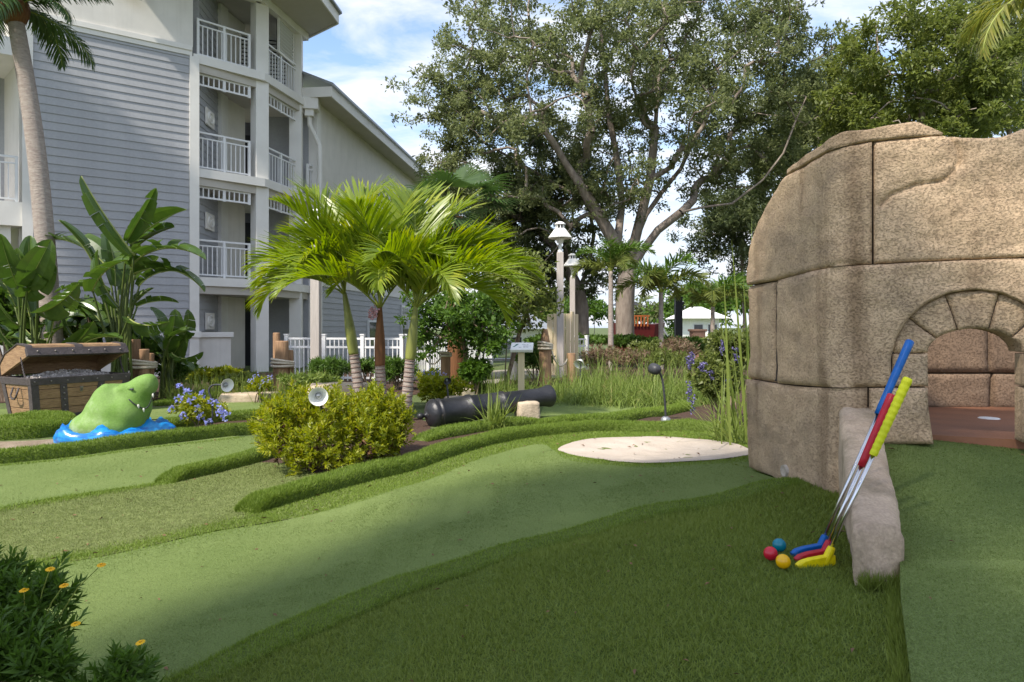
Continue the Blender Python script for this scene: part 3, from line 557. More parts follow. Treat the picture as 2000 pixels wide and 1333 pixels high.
# ------------------------------------------------------------ putters and balls
def putter(head, top, grip_len, head_dir, hm, gm, label, ribbed=False, blade=.062):
    head = Vector(head); top = Vector(top); d = (top-head).normalized(); L = (top-head).length
    o = thing('putter', head-Vector((0, 0, .012)), label, 'putter', 'mini golf putters leaning on the stone kerb')
    MB().tube([head+d*.02, top-d*(grip_len-.01)], [.0055, .0062], 10).build('shaft', 'chrome', o, smooth=True)
    prof = []
    n = 26 if ribbed else 8
    for i in range(n+1):
        t = i/n; r = .0112+.0025*t
        if ribbed: r += .0006*(1 if i % 2 else -1)
        prof.append((r, L-grip_len+grip_len*t))
    prof = [(.004, L-grip_len)]+prof+[(.0105, L+.004), (.0, L+.005)]
    MB().lathe(prof, head, d, 16).build('grip', gm, o, smooth=not ribbed)
    hd = Vector(head_dir).normalized(); sd = Vector((0, 0, 1)).cross(hd).normalized(); mb = MB()
    # blade head: toe long, heel short, rounded toe; hosel rises to the shaft
    out = [(-.038, -.010), (-.036, .016), (.0, .018), (.058, .017), (.088, .013), (.104, .004), (.100, -.007), (.076, -.016), (.03, -.019), (-.02, -.017)]
    vs = []
    for w in (-.012, -.009, .009, .012):
        k = .9 if abs(w) > .01 else 1
        vs += [head+hd*(a*k*.9)+sd*w*.9+Vector((0, 0, b*k)) for a, b in out]
    n = len(out); fs = [tuple(range(n)), tuple(range(4*n-1, 3*n-1, -1))]
    for r in range(3): fs += [(r*n+(i+1) % n, r*n+i, (r+1)*n+i, (r+1)*n+(i+1) % n) for i in range(n)]
    mb.add(vs, fs); mb.lathe([(.013, -.006), (.0125, .03), (.011, .046), (.006, .05)], head-hd*.004, d, 14)
    mb.build('head', hm, o, bevel=.0015)
hd_ = (-1, -.16, -.10)
# positions: heads on the turf, shafts resting on the kerb's upper left edge
def zt(p): return h1(p[0], p[1])
def hpos(px, py, Y): p = at(px, py, Y); return p
putter(hpos(1598, 1074, 2.17), hpos(1777, 668, 2.27), .27, hd_, 'plastic_blue', 'plastic_blue', 'blue headed putter, longest of the three, with blue grip')
putter(hpos(1606, 1085, 2.12), hpos(1742, 773, 2.12), .24, hd_, 'plastic_red', 'plastic_red', 'red headed short putter with red grip between blue and yellow ones')
putter(hpos(1610, 1097, 2.07), hpos(1773, 741, 2.04), .25, hd_, 'plastic_yellow', 'grip_lime', 'yellow headed putter with ribbed lime yellow grip', True)
for px, py, D, m, l in ((1522, 1065, 2.22, 'ball_teal', 'teal golf ball behind the red and yellow balls'), (1505, 1081.5, 2.18, 'ball_red', 'red golf ball touching the turf beside the teal ball'), (1529.5, 1097, 2.12, 'ball_yellow', 'golden yellow golf ball beside the putter heads')):
    p = at(px, py, D); z = h1(p.x, p.y)+.0285; k = (CAMZ-z)/(CAMZ-p.z); p = Vector((p.x*k, p.y*k, z)); q = MB(); q.sphere(p, .0213, 28, 18); q.build('golf_ball', m, smooth=True, label=l, cat='golf ball', group='coloured golf balls on the turf')
# ------------------------------------------------------------ apartment building
def V2(x, y): return Vector((x, y))
E0, Q0, Q1, Q2 = V2(-10.73, 15.26), V2(-8.05, 17.17), V2(-6.73, 18.5), V2(-6.30, 20.6)
Z2, Z3, Z4, ZR = 2.48, 5.225, 8.09, 10.15
BLD = thing('apartment_building', (-8.5, 19, 0), 'four storey grey clapboard apartment building with stacked corner balconies', 'building')
def frame_w(a, b, z=0):
    d = (b-a).normalized(); return Matrix.Translation((a.x, a.y, z))@Matrix.Rotation(math.atan2(d.y, d.x), 4, 'Z')
def boards(a, b, z0, z1, step, parent, off=0):
    L = (b-a).length; mb = MB(); e = .022
    mb.add([(0, -off-e, 0), (L, -off-e, 0), (L, -off-.004, step*1.03), (0, -off-.004, step*1.03), (0, .03, 0), (L, .03, 0), (L, .03, step*1.03), (0, .03, step*1.03)],
           [(0, 1, 2, 3), (5, 4, 7, 6), (4, 5, 1, 0), (3, 2, 6, 7), (4, 0, 3, 7), (1, 5, 6, 2)])
    me = mb.mesh('clapboard'); me.materials.append(M['siding']); z = z0
    while z < z1-.02:
        link('clapboard', me, parent, frame_w(a, b, z)); z += step
def rail(a, b, z, h, parent, n, mid=True, name='railing', post=.06):
    L = (b-a).length; fw = frame_w(a, b, z); r = MB()
    r.box((L/2, 0, h-.02), (L, .05, .045)); o = r.build(name, 'rail_white', parent, w=fw)
    for zz in (h-.16, .05): MB().box((L/2, 0, zz), (L, .035, .035)).build('rail', 'rail_white', o, w=fw)
    for x in ([0, L/2, L] if mid else [0, L]): MB().box((x, -.002, h/2-.01), (post, post, h+.03)).build('post', 'rail_white', o, w=fw)
    bm = MB().box((0, 0, 0), (.022, .022, h-.2)).mesh('baluster'); bm.materials.append(M['rail_white'])
    for i in range(1, n):
        x = L*i/n
        if mid and abs(x-L/2) < .03: continue
        link('baluster', bm, o, fw@Matrix.Translation((x, 0, .05+(h-.2)/2)))
    return o
def transom(a, b, z0, z1, parent, n):
    L = (b-a).length; fw = frame_w(a, b, 0); r = MB(); zm = (z0+z1)/2; h = z1-z0
    r.box((L/2, 0, z0+.02), (L, .04, .045)); r.box((L/2, 0, z1-.02), (L, .04, .045))
    o = r.build('transom_grille', 'rail_white', parent, w=fw)
    bm = MB().box((0, 0, 0), (.03, .03, h-.06)).mesh('grille_bar'); bm.materials.append(M['rail_white'])
    bw = MB().box((0, 0, 0), (.07, .05, h+.04)).mesh('grille_post'); bw.materials.append(M['rail_white'])
    for i in range(n+1): link('grille_bar', bw if i in (0, n//2, n) else bm, o, fw@Matrix.Translation((L*i/n, -.001, zm)))
u1 = (Q0-E0).normalized(); nrm1 = V2(u1.y, -u1.x)
# clapboard front, its trims and the stucco storey above
MB().wall(E0, Q0, -.1, Z4-.05, .25, -.02).build('wall', 'siding', BLD)
boards(E0, Q0, .35, Z4-.08, .19, BLD)
MB().wall(E0, Q0, -.1, .34, .12, .03).build('plinth', 'stucco', BLD)
MB().wall(E0-u1*.05, Q0, Z4-.07, Z4+.05, .3, .045).wall(E0-u1*.05, Q0, Z4+.05, Z4+.17, .3, .075).build('band_course', 'trim', BLD)
MB().wall(E0-u1*.1, Q0+u1*.02, Z4+.17, 11.5, .3, .02).build('upper_wall', 'stucco', BLD)
MB().wall(E0-u1*.18, E0+u1*.02, -.1, Z4-.08, .3, .05).build('corner_trim', 'trim', BLD)
MB().wall(Q0-u1*.06, Q0+u1*.16, -.1, Z4-.08, .3, .06).build('corner_trim', 'trim', BLD)
MB().wall(Q0-u1*.3, Q0+u1*.2, .95, 1.1, .3, .11).build('sill', 'trim', BLD)
MB().box((at(268, 5, 16.3).x, at(268, 5, 16.3).y-.14, 9.15), (.35, .12, .28), math.atan2(u1.y, u1.x)).build('wall_vent', 'siding', BLD)
# balcony slabs with edge bands
inn = V2(-.72, .69)
for z in (Z2, Z3, Z4):
    MB().prism([Q0+V2(.05, -.02), Q1+V2(.06, -.06), Q2+V2(.08, 0), Q2+V2(.1, 3), Q0+inn*3.5], z-.22, z).build('balcony_slab', 'trim', BLD)
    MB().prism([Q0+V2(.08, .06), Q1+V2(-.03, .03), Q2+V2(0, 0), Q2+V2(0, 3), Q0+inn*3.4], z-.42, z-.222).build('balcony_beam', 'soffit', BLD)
def column(p, w, z0, z1, rz, m='trim'): MB().box((p.x, p.y, (z0+z1)/2), (w, w, z1-z0), rz).build('column', m, BLD, bevel=.012)
q1c = Q1+V2(-.16, .14); q2c = Q2+V2(-.2, -.05)
for z0, z1 in ((-.1, Z2-.222), (Z2, Z3-.222), (Z3, Z4-.222), (Z4, ZR+.3)):
    column(q1c, .36, z0, z1, R(45)); column(q2c, .36, z0, z1, R(10))
d01 = (Q1-Q0).normalized(); d12 = (Q2-Q1).normalized(); n01 = V2(d01.y, -d01.x); n12 = V2(d12.y, -d12.x)
ra, rb = Q0+d01*.18-n01*.10, Q1-d01*.36-n01*.10
rc, rd = Q1+d12*.2-n12*.12, Q2-d12*.2-n12*.12
for z in (Z2, Z3, Z4):
    rail(ra, rb, z+.02, .95, BLD, 11); rail(rc, rd, z+.02, .95, BLD, 12)
for z in (Z3, Z4):
    transom(ra, rb, z-.72, z-.42, BLD, 10); transom(rc, rd, z-.72, z-.42, BLD, 10)
# recesses behind the balconies
r0, r1 = V2(-8.0, 17.42), V2(-8.14, 18.9)
for i, (z0, z1) in enumerate(((0, Z2-.42), (Z2, Z3-.42), (Z3, Z4-.42), (Z4, ZR))):
    MB().wall(r0, r1, z0, z1, .14, -.03).build('wall', 'siding', BLD)
    if i: boards(r0, r1, z0, z1-.05, .19, BLD)
    else: boards(r0, r1, 1.1, z1-.05, .19, BLD)
    MB().prism([V2(-8.16, 18.86), V2(-8.02, 18.84), V2(-7.98, 19.2), V2(-8.14, 19.2)], z0, z1).build('pilaster', 'trim', BLD)
    MB().prism([V2(-8.3, 19.2), V2(-8.06, 19.2), V2(-7.9, 20.2), V2(-8.3, 20.2)], z0, z1).build('wall', 'stucco', BLD)
    MB().prism([V2(-9.5, 21.2), V2(-7.0, 22.0), V2(-7.0, 22.3), V2(-9.5, 21.5)], z0, z1).build('back_wall', 'door_and_shade_grey', BLD)  # dark grey puts the corridor's shade into the wall colour
    c = V2(-7.3, 21.78); o = MB().box((c.x, c.y, z0+1.05), (1.0, .12, 2.1), R(17)).build('door', 'door_and_shade_grey', BLD); MB().box((c.x+.36, c.y-.03, z0+1.05), (.06, .1, .22), R(17)).build('handle', 'black_metal', o)
    MB().box((c.x-.85, c.y-.28, z0+1.0), (.5, .1, 2.0), R(17)).build('doorway_shade', 'dark_opening', BLD)  # flat dark slab painted as the shaded depth of an open door
    if i < 3:
        m_ = at(404, (628, 434, 232)[i], 18.1); w = frame_w(r0, r1, 0); l_ = w.inverted()@m_
        o = MB().box((l_.x, -.05, m_.z), (.62, .05, .44)).build('wall_plaque', 'stucco', BLD, w=w, bevel=.01)
        MB().lathe([(.0, .05), (.05, .05), (.06, .03), (.1, .03), (.12, .055), (.15, .055), (.17, .02)], (0, 0, 0), (0, -1, 0), 20).build('medallion', 'trim', o, w=w@Matrix.Translation((l_.x, -.055, m_.z))@Matrix.Diagonal((1.5, 1, 1, 1)))
    if i in (1, 2):
        p = at(497, (392, 200)[i-1], 19.2); MB().box((p.x, p.y, p.z), (.22, .05, .16), R(25)).build('exit_sign', 'exit_red', BLD)
        MB().box((p.x-.01, p.y, p.z+.16), (.05, .05, .15)).build('sign_bracket', 'black_metal', BLD)
MB().prism([V2(-8.02, 17.3), V2(-7.35, 17.85), V2(-7.5, 18.1), V2(-8.1, 17.6)], -.1, .95).build('low_wall', 'stucco', BLD)
MB().prism([V2(-8.02, 17.22), V2(-7.27, 17.83), V2(-7.5, 18.15), V2(-8.1, 17.6)], .951, 1.08).build('low_wall_cap', 'trim', BLD)
# louvred shutters on the top floor
def shutter(a, b, z0, z1, n):
    L = (b-a).length; fw = frame_w(a, b, z0); h = z1-z0; fr_ = MB()
    for x in (.03, L-.03): fr_.box((x, 0, h/2), (.06, .05, h))
    fr_.box((L/2, 0, .03), (L-.12, .05, .06)); fr_.box((L/2, 0, h-.03), (L-.12, .05, .06)); o = fr_.build('shutter', 'trim', BLD, w=fw)
    MB().box((L/2, .06, h/2), (L-.1, .02, h-.1)).build('backing', 'dark_opening', o, w=fw)  # dark sheet painted as the shade between the slats
    sm = MB().box((0, 0, 0), (L-.13, .07, .02), rot=Matrix.Rotation(R(-35), 3, 'X')).mesh('slat'); sm.materials.append(M['rail_white'])
    for i in range(n): link('slat', sm, o, fw@Matrix.Translation((L/2, 0, .1+(h-.2)*i/(n-1))))
shutter(V2(-7.95, 19.9), V2(-7.45, 20.1), Z4+.0, Z4+1.75, 15); shutter(V2(-7.25, 20.15), V2(-6.65, 20.35), Z4, Z4+1.75, 15); shutter(V2(-6.62, 19.3), V2(-6.5, 20.3), Z4+.9, Z4+1.9, 9)
# roof over the balconies
eave = [V2(-8.6, 14.9), V2(-5.35, 17.0), V2(-5.13, 20.05), V2(-6.35, 21.1), V2(-9.5, 22), V2(-10.5, 17)]
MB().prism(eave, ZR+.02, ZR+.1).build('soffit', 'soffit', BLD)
MB().wall(V2(-5.35, 17.0), V2(-5.13, 20.08), ZR-.02, ZR+.28, .04, .04).wall(V2(-5.13, 20.08), V2(-6.35, 21.13), ZR-.02, ZR+.28, .04, .04).build('fascia', 'trim', BLD)
MB().prism([V2(-8.6, 14.8), V2(-5.22, 16.95), V2(-5.0, 20.1), V2(-6.3, 21.3), V2(-9.6, 22), V2(-10.5, 17)], ZR+.285, ZR+.34).build('roof', 'roof_metal', BLD)
MB().box((-6.55, 19.6, ZR-.08), (.18, 2.6, .22), R(-11)).box((-7.6, 17.7, ZR-.08), (2.2, .18, .22), R(45)).build('roof_beam', 'trim', BLD)
# bay on the far side of the clapboard front
L0 = E0-u1*.18; L1 = E0-u1*3.2
o_ = MB().prism([L0, L1, L1+inn*2, L0+inn*2], 3.45, 3.98).build('balcony_slab', 'trim', BLD)
MB().prism([L0, L1, L1+inn*2, L0+inn*2], 7.2, 7.6).build('balcony_slab', 'trim', BLD)
MB().prism([L0+inn*1.9, L1+inn*1.9, L1+inn*2.1, L0+inn*2.1], -.1, 11).build('back_wall', 'siding', BLD)
MB().prism([L0+inn*.3, L0+inn*1.9, L0+inn*1.9+V2(.1, .1), L0+inn*.3+V2(.1, .1)], -.1, 11).build('wall', 'stucco', BLD)
rail(L0-u1*.1-nrm1*.08, L1-nrm1*.08, 4.0, 1.0, BLD, 20)
c_ = at(22, 340, 16.6); MB().box((c_.x, c_.y, 5.0), (.9, .1, 2.0), R(35)).build('doorway_shade', 'dark_opening', BLD)  # dark slab painted as the shaded opening behind the railing
p_ = at(5, 440, 15.2); MB().box((p_.x, p_.y, 1.7), (.3, .3, 3.5), R(35)).build('column', 'trim', BLD)

# rear wing
WG = thing('rear_wing', (-5.5, 27, 0), 'long lower wing behind the balconies, cream upper wall and deep eaves', 'building')
a_, b_ = V2(-6.05, 21.1), V2(-4.48, 34.3); ZE = 8.19; wd = (b_-a_).normalized(); wn = V2(wd.y, -wd.x)
MB().wall(a_, b_, 2.6, ZE+.02, .3).build('upper_wall', 'stucco', WG); MB().wall(a_, b_, -.1, 2.598, .3, -.03).build('wall', 'siding', WG)
MB().wall(V2(-8, 20.9), a_, -.1, ZE, .3, 0).build('end_wall', 'siding', WG)
boards(a_, b_, .1, 2.5, .19, WG); MB().wall(a_, b_, 2.5, 2.66, .3, .05).build('band_course', 'trim', WG)
MB().wall(a_-wd*.05, a_+wd*.25, -.1, ZE, .3, .05).build('corner_trim', 'trim', WG)
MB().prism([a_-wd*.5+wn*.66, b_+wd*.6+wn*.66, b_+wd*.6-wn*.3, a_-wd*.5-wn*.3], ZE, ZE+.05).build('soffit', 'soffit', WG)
MB().wall(a_-wd*.5, b_+wd*.6, ZE-.06, ZE+.24, .04, .70).build('fascia', 'trim', WG)
MB().wall(a_-wd*.52-wn*.35, a_-wd*.52+wn*.72, ZE-.06, ZE+.24, .04, .03).build('fascia', 'trim', WG)
rf = MB(); p = [a_-wd*.6+wn*.78, b_+wd*.7+wn*.78, b_+wd*.7-wn*3.2, a_-wd*.6-wn*3.2]; zz = [ZE+.26, ZE+.26, ZE+1.9, ZE+1.9]
rf.add([(q.x, q.y, z) for q, z in zip(p, zz)]+[(q.x, q.y, z+.07) for q, z in zip(p, zz)], [(3, 2, 1, 0), (4, 5, 6, 7), (0, 1, 5, 4), (1, 2, 6, 5), (2, 3, 7, 6), (3, 0, 4, 7)]); rf.build('roof', 'roof_metal', WG)
for t, z0, z1 in ((.42, 3.6, 5.6), (.62, 3.4, 5.4), (.36, .5, 1.4), (.7, .9, 2.1)):
    c = a_.lerp(b_, t); w = frame_w(c, b_, 0); o = MB().box((.5, -.03, (z0+z1)/2), (1.1, .1, z1-z0+.16)).build('window', 'rail_white', WG, w=w); MB().box((.5, -.075, (z0+z1)/2), (.9, .04, z1-z0)).build('pane', 'window_glass', o, w=w)
dn = MB(); g0 = at(606, 205, 20.75)
dn.box((g0.x, g0.y, g0.z), (.5, .4, .34), R(10)); dn.box((g0.x-.02, g0.y, g0.z-.27), (.26, .26, .2), R(10))
dn.tube([g0+Vector((-.02, 0, -.35)), g0+Vector((-.02, .0, -.6)), at(624, 285, 20.9), at(625, 320, 20.9), at(625, 700, 20.9)], .07, 8); dn.build('downspout', 'trim', WG)
rail(V2(-6.25, 20.85), V2(-6.0, 21.4), Z3+.02, .95, WG, 4, False); 

# ------------------------------------------------------------ white pool fence
def fence(a, b, z0, z1, nb, posts, label):
    L = (b-a).length; fw = frame_w(a, b, z0); h = z1-z0; d = bpy.data
    o = thing('metal_fence', (a.x, a.y, z0), label, 'fence', 'white metal pool fences')
    for zz in (h-.03, h-.22, .1): MB().box((L/2, 0, zz), (L, .035, .045)).build('rail', 'rail_white', o, w=fw)
    pm = MB().box((0, 0, h/2-.02), (.02, .02, h-.04)).mesh('picket'); pm.materials.append(M['rail_white'])
    for i in range(nb+1): link('picket', pm, o, fw@Matrix.Translation((L*i/nb, -.002, 0)))
    qm = MB().box((0, 0, h/2), (.08, .08, h+.1)).box((0, 0, h+.06), (.1, .1, .03)).mesh('post'); qm.materials.append(M['rail_white'])
    for i in range(posts+1): link('post', qm, o, fw@Matrix.Translation((L*i/posts, -.004, 0)))
f0, f1, f2 = at(560, 662, 15.5), at(785, 658, 15.0), at(1000, 692, 20)
fence(V2(f0.x, f0.y), V2(f1.x, f1.y), -.02, .98, 26, 3, 'white metal fence behind the three palms, parallel to the grey wing')
fence(V2(f1.x+.06, f1.y+.1), V2(at(960, 660, 22).x, 22), -.02, .98, 60, 5, 'white metal fence running away beneath the leafy trees')
fence(V2(at(1126, 665, 19).x, 19), V2(at(1146, 665, 19.4).x, 19.4), -.02, .9, 3, 1, 'short white fence end beside the cream screen')

# ------------------------------------------------------------ far houses, pillar and play ship
def house(px0, px1, pyt, Y, label, roof='roof_metal', h=None):
    a = at(px0, pyt, Y); b = at(px1, pyt, Y); w = b.x-a.x; o = thing('far_house', ((a.x+b.x)/2, Y, 0), label, 'house', 'white houses across the resort'); z = a.z
    MB().prism([(a.x, Y), (b.x, Y), (b.x, Y+6), (a.x, Y+6)], -.2, z).build('wall', 'white_paint', o)
    r = MB(); e = .8; r.add([(a.x-e, Y-e, z-.1), (b.x+e, Y-e, z-.1), (b.x+e, Y+6.8, z-.1), (a.x-e, Y+6.8, z-.1), ((a.x*.7+b.x*.3), Y+3, z+1.0), ((a.x*.3+b.x*.7), Y+3, z+1.0)], [(0, 1, 5, 4), (1, 2, 5), (2, 3, 4, 5), (3, 0, 4), (3, 2, 1, 0)]); r.build('roof', roof, o)
    n = max(2, int(w/1.6))
    for i in range(n):
        for zz in ([z-1.3] if z < 3 else [z-1.3, z-3.6]):
            x = a.x+w*(i+.5)/n; q = MB().box((x, Y-.02, zz), (.95, .1, 1.5)).build('window', 'rail_white', o); MB().box((x, Y-.06, zz), (.75, .05, 1.3)).build('pane', 'window_glass', q)
house(990, 1060, 640, 45, 'low white house glimpsed beyond the palms and rope post')
house(1350, 1405, 620, 60, 'white two storey house behind the black column', 'white_paint')
p = at(1325, 583, 27); MB().box((p.x, p.y, p.z/2-.02), (.27, .27, p.z+.04)).box((p.x, p.y, p.z+.03), (.31, .31, .06)).box((p.x+.17, p.y-.05, p.z-.2), (.08, .1, .12)).build('black_column', 'black_metal', label='tall square black column standing among the red shrubs', cat='column', bevel=.01)
p = at(1362, 640, 24); MB().box((p.x, p.y, .5), (.45, .45, 1.16)).box((p.x, p.y, 1.1), (.55, .55, .08)).box((p.x-.4, p.y, .35), (.35, .3, .75)).build('brick_pillar', 'salmon', label='salmon coloured pillar half hidden by tall grass', cat='pillar', bevel=.02)
# play ship
SH = thing('play_ship', at(1245, 645, 34), 'dark red playground ship beyond the oak trunk', 'playground')
p = at(1245, 640, 34); hb = MB(); out = [(-2.2, .0), (-1.9, .35), (-1.2, .5), (1.2, .5), (1.8, .35), (2.3, 0), (1.8, -.35), (1.2, -.5), (-1.2, -.5), (-1.9, -.35)]
hb.add([(p.x+x*.5, p.y+y*1.2, -.1) for x, y in out]+[(p.x+x*.6, p.y+y*1.6, 1.25+.18*abs(x)/2) for x, y in out], [tuple(range(9, -1, -1)), tuple(range(10, 20))]+[(i, (i+1) % 10, 10+(i+1) % 10, 10+i) for i in range(10)]); hb.build('hull', 'ship_red', SH)
for i in range(5): MB().box((p.x-.3+i*.16, p.y-.85, 1.5), (.07, .05, .5)).build('railing_bar', 'ship_orange', SH)
MB().box((p.x+.03, p.y-.85, 1.76), (.8, .06, .07)).build('railing_top', 'ship_orange', SH)
MB().tube([(p.x-.6, p.y, 1.2), (p.x-.6, p.y, 2.6)], .08, 8).build('mast', 'black_metal', SH)
r = MB(); r.add([(p.x-1.2, p.y-.6, 2.3), (p.x+.0, p.y-.6, 2.3), (p.x+.0, p.y+.6, 2.3), (p.x-1.2, p.y+.6, 2.3), (p.x-.6, p.y, 2.8)], [(0, 1, 4), (1, 2, 4), (2, 3, 4), (3, 0, 4), (3, 2, 1, 0)]); r.build('canopy', 'dark_metal', SH)
MB().tube([(p.x+.9, p.y-1, 1.4), (p.x+1.5, p.y-1.3, .2)], .05, 6).build('ladder', 'grey_metal', SH)
# cream timber screen: boards one by one
SCR = thing('timber_screen', (at(1098, 640, 17).x, 17, 0), 'cream board screen behind the two lamp posts', 'screen')
for i, (x0, x1, yt, m_) in enumerate([(1068, 1080, 614, 'cream_wood'), (1080, 1092, 613, 'cream_wood'), (1092, 1104, 613, 'cream_wood'), (1104, 1114, 613, 'cream_wood'), (1114, 1122, 609, 'cream_wood'), (1122, 1130, 614, 'cream_wood')]):
    a = at(x0, yt, 17+.02*(i % 2)); b = at(x1, yt, 17); MB().box(((a.x+b.x)/2, a.y, a.z/2-.02), (b.x-a.x-.012, .05, a.z+.04)).build('board', m_, SCR, bevel=.005)
# ------------------------------------------------------------ plant tools
def leaf_quads(c, d, L, W, up=None, fold=.15):
    """c,d (n,3): kite shaped leaves, from c along d; returns (n,4,3)"""
    n = len(c); d = nrm(d); r = rng.normal(0, 1, (n, 3)) if up is None else up+rng.normal(0, .45, (n, 3))
    s = nrm(np.cross(d, r)); nn = np.cross(s, d); L = np.asarray(L).reshape(-1, 1)*np.ones((n, 1)); W = np.asarray(W).reshape(-1, 1)*np.ones((n, 1))
    m = c+d*L*.45+nn*L*fold; return np.stack([c, m-s*W/2, c+d*L, m+s*W/2], 1)
def balls(centers, radii, n, squash=.8, shell=.55):
    """n points through a set of ellipsoid clumps, denser outside"""
    radii = np.asarray(radii); p = radii**2; k = rng.choice(len(centers), n, p=p/p.sum()); d = nrm(rng.normal(0, 1, (n, 3)))*[1, 1, squash]
    r = radii[k]*(shell+(1-shell)*rng.uniform(0, 1, n))**1.0*np.where(rng.uniform(0, 1, n) < .8, 1, rng.uniform(.2, 1, n)); kk = np.sin(d[:, 0]*5+k*1.7)*np.sin(d[:, 1]*6+k*2.3+1)*np.sin(d[:, 2]*5+k)+rng.normal(0, .13, n)+.35*(rng.uniform(0, 1, n) < .06); r = r*(1+.33*kk); return np.asarray(centers)[k]+d*r[:, None], d
def rosettes(pts, dirs, k, L, W, spread=.9, up=.35):
    n = len(pts); a = np.repeat(pts, k, 0); ax = np.repeat(nrm(dirs+[0, 0, up]), k, 0); d = nrm(ax+rng.normal(0, spread, (n*k, 3))*.75); ll = L*rng.uniform(.6, 1.2, n*k)
    return leaf_quads(a, d, ll, ll*W/L, up=ax)
def shoots(pts, dirs, k, L, W, ln, up=.7):
    """whorled leafy shoots: k leaves along a short axis of length ln"""
    n = len(pts); ax = nrm(dirs*.7+[0, 0, up]+rng.normal(0, .28, (n, 3))); u = nrm(np.cross(ax, rng.normal(0, 1, (n, 3)))); w = np.cross(ax, u); out = []
    lens = ln*rng.uniform(.6, 1.3, (n, 1))
    for i in range(k):
        a = 2.4*i+rng.uniform(0, .5, (n, 1)); t = (i+.5)/k; r = u*np.cos(a)+w*np.sin(a); d = nrm(ax*(.45+.75*t)+r*(1.0-.35*t)+rng.normal(0, .12, (n, 3))); ll = L*(.75+.35*math.sin(PI*min(1, t+.2)))*rng.uniform(.75, 1.15, (n, 1))
        out.append(leaf_quads(pts+ax*lens*t, d, ll, ll*W/L, up=ax))
    return np.concatenate(out)
def twig_mesh(segs, sides=4):
    """segs: list of (p,q,r0,r1)"""
    mb = MB()
    for p, q, a, b in segs: mb.tube([p, q], [a, b], sides, False)
    return mb
def bush(name, base, centers, radii, n, k, L, W, m, label, cat='shrub', group=None, squash=.85, up=.4, extra=None, stems=7, spread=.9, shoot=0):
    o = thing(name, base, label, cat, group); c = np.array([list(q) for q in centers], float); p, d = balls(c, radii, n, squash)
    gz = hgt(p[:, 0], p[:, 1])+.015; p[:, 2] = np.maximum(p[:, 2], gz)
    link('foliage', npmesh('foliage', shoots(p, d, k, L, W, shoot) if shoot else rosettes(p, d, k, L, W, spread, up), None, m), o, kind='stuff')
    if extra:
        me_, frac = extra; j = rng.choice(len(p), int(len(p)*frac)); q = p[j]*.9+c.mean(0)*.1; q[:, 2] = np.maximum(gz[j], q[:, 2]*.7+gz[j]*.3); link('dry_foliage', npmesh('dry', rosettes(q, d[j], k, L, W, 1.2, 0), None, me_), o, kind='stuff')
    for i in range(stems):
        e = p[rng.integers(len(p))]; b0 = Vector(base)+Vector((random.uniform(-.06, .06), random.uniform(-.06, .06), -.02)); mid = b0.lerp(Vector(e), .5)+Vector((random.uniform(-.04, .04), random.uniform(-.04, .04), .03))
        t = L*.16; MB().tube([b0, mid, Vector(e)], [t, t*.7, t*.3], 5).build('stem', 'twig', o)
    return o
def grow(limbs, targets, r_tip=.012, power=2.3, wob=.12):
    """limbs: polylines of (pos) sharing a trunk; every target is tied to the nearest node; pipe-model radii"""
    P = []; par = []
    for pl in limbs:
        pl = [Vector(p) for p in pl]; last = None
        for i, p in enumerate(pl):
            if i == 0 and P:
                last = min(range(len(P)), key=lambda k: (P[k]-p).length); continue
            P.append(p); par.append(-1 if last is None else last); last = len(P)-1
    A = [np.array(p) for p in P]; depth = [0]*len(P); ends = []
    for i in range(len(P)): depth[i] = 0 if par[i] < 0 else depth[par[i]]+(P[i]-P[par[i]]).length
    root = A[0]; order = np.argsort([np.linalg.norm(np.array(t)-A[min(3, len(A)-1)]) for t in targets])
    for ti in order:
        t = np.array(targets[ti]); AA = np.array(A); D = np.linalg.norm(AA-t, axis=1)+.12*np.array(depth)+np.where(AA[:, 2] < root[2]+.12*(t[2]-root[2])+.3, 50, 0); j = int(np.argmin(D)); p = A[j]; L = np.linalg.norm(t-p); n = max(2, min(6, int(L/.5)+1))
        sag = rng.normal(0, wob*L, 3); last = j
        for k in range(1, n+1):
            f = k/n; q = p+(t-p)*f+sag*math.sin(PI*f)*.8+np.array([0, 0, .12*L*math.sin(PI*f)])+rng.normal(0, .018*L, 3)*(k < n); A.append(q); par.append(last); depth.append(depth[last]+L/n); last = len(A)-1
        ends.append(last)
    cnt = np.zeros(len(A)); has = np.zeros(len(A), bool)
    for i in range(len(A)):
        if par[i] >= 0: has[par[i]] = True
    for i in range(len(A)-1, -1, -1):
        if not has[i]: cnt[i] += 1
        if par[i] >= 0: cnt[par[i]] += cnt[i]
    return A, par, r_tip*np.maximum(cnt, 1)**(1/power), ends
def limb_mesh(A, par, rad, scale_root=None):
    vs = []; fs = []; A = np.array(A)
    for i in range(len(A)):
        j = par[i]
        if j < 0: continue
        d = A[i]-A[j]; ln = np.linalg.norm(d)
        if ln < 1e-5: continue
        d = d/ln; s = 8 if rad[i] > .08 else 5 if rad[i] > .02 else 3; u = np.cross(d, [.3, .9, .2]); u /= np.linalg.norm(u); w = np.cross(d, u); n0 = len(vs); rj = min(rad[j], rad[i]*1.35)
        for p, r in ((A[j]-d*rj*.25, rj), (A[i], rad[i])):
            for k in range(s): a = 2*PI*k/s; vs.append(p+(u*math.cos(a)+w*math.sin(a))*r)
        fs += [(n0+k, n0+(k+1) % s, n0+s+(k+1) % s, n0+s+k) for k in range(s)]
    me = bpy.data.meshes.new('limbs'); me.from_pydata([tuple(v) for v in vs], [], fs); me.polygons.foreach_set('use_smooth', [True]*len(fs)); me.update(); return me
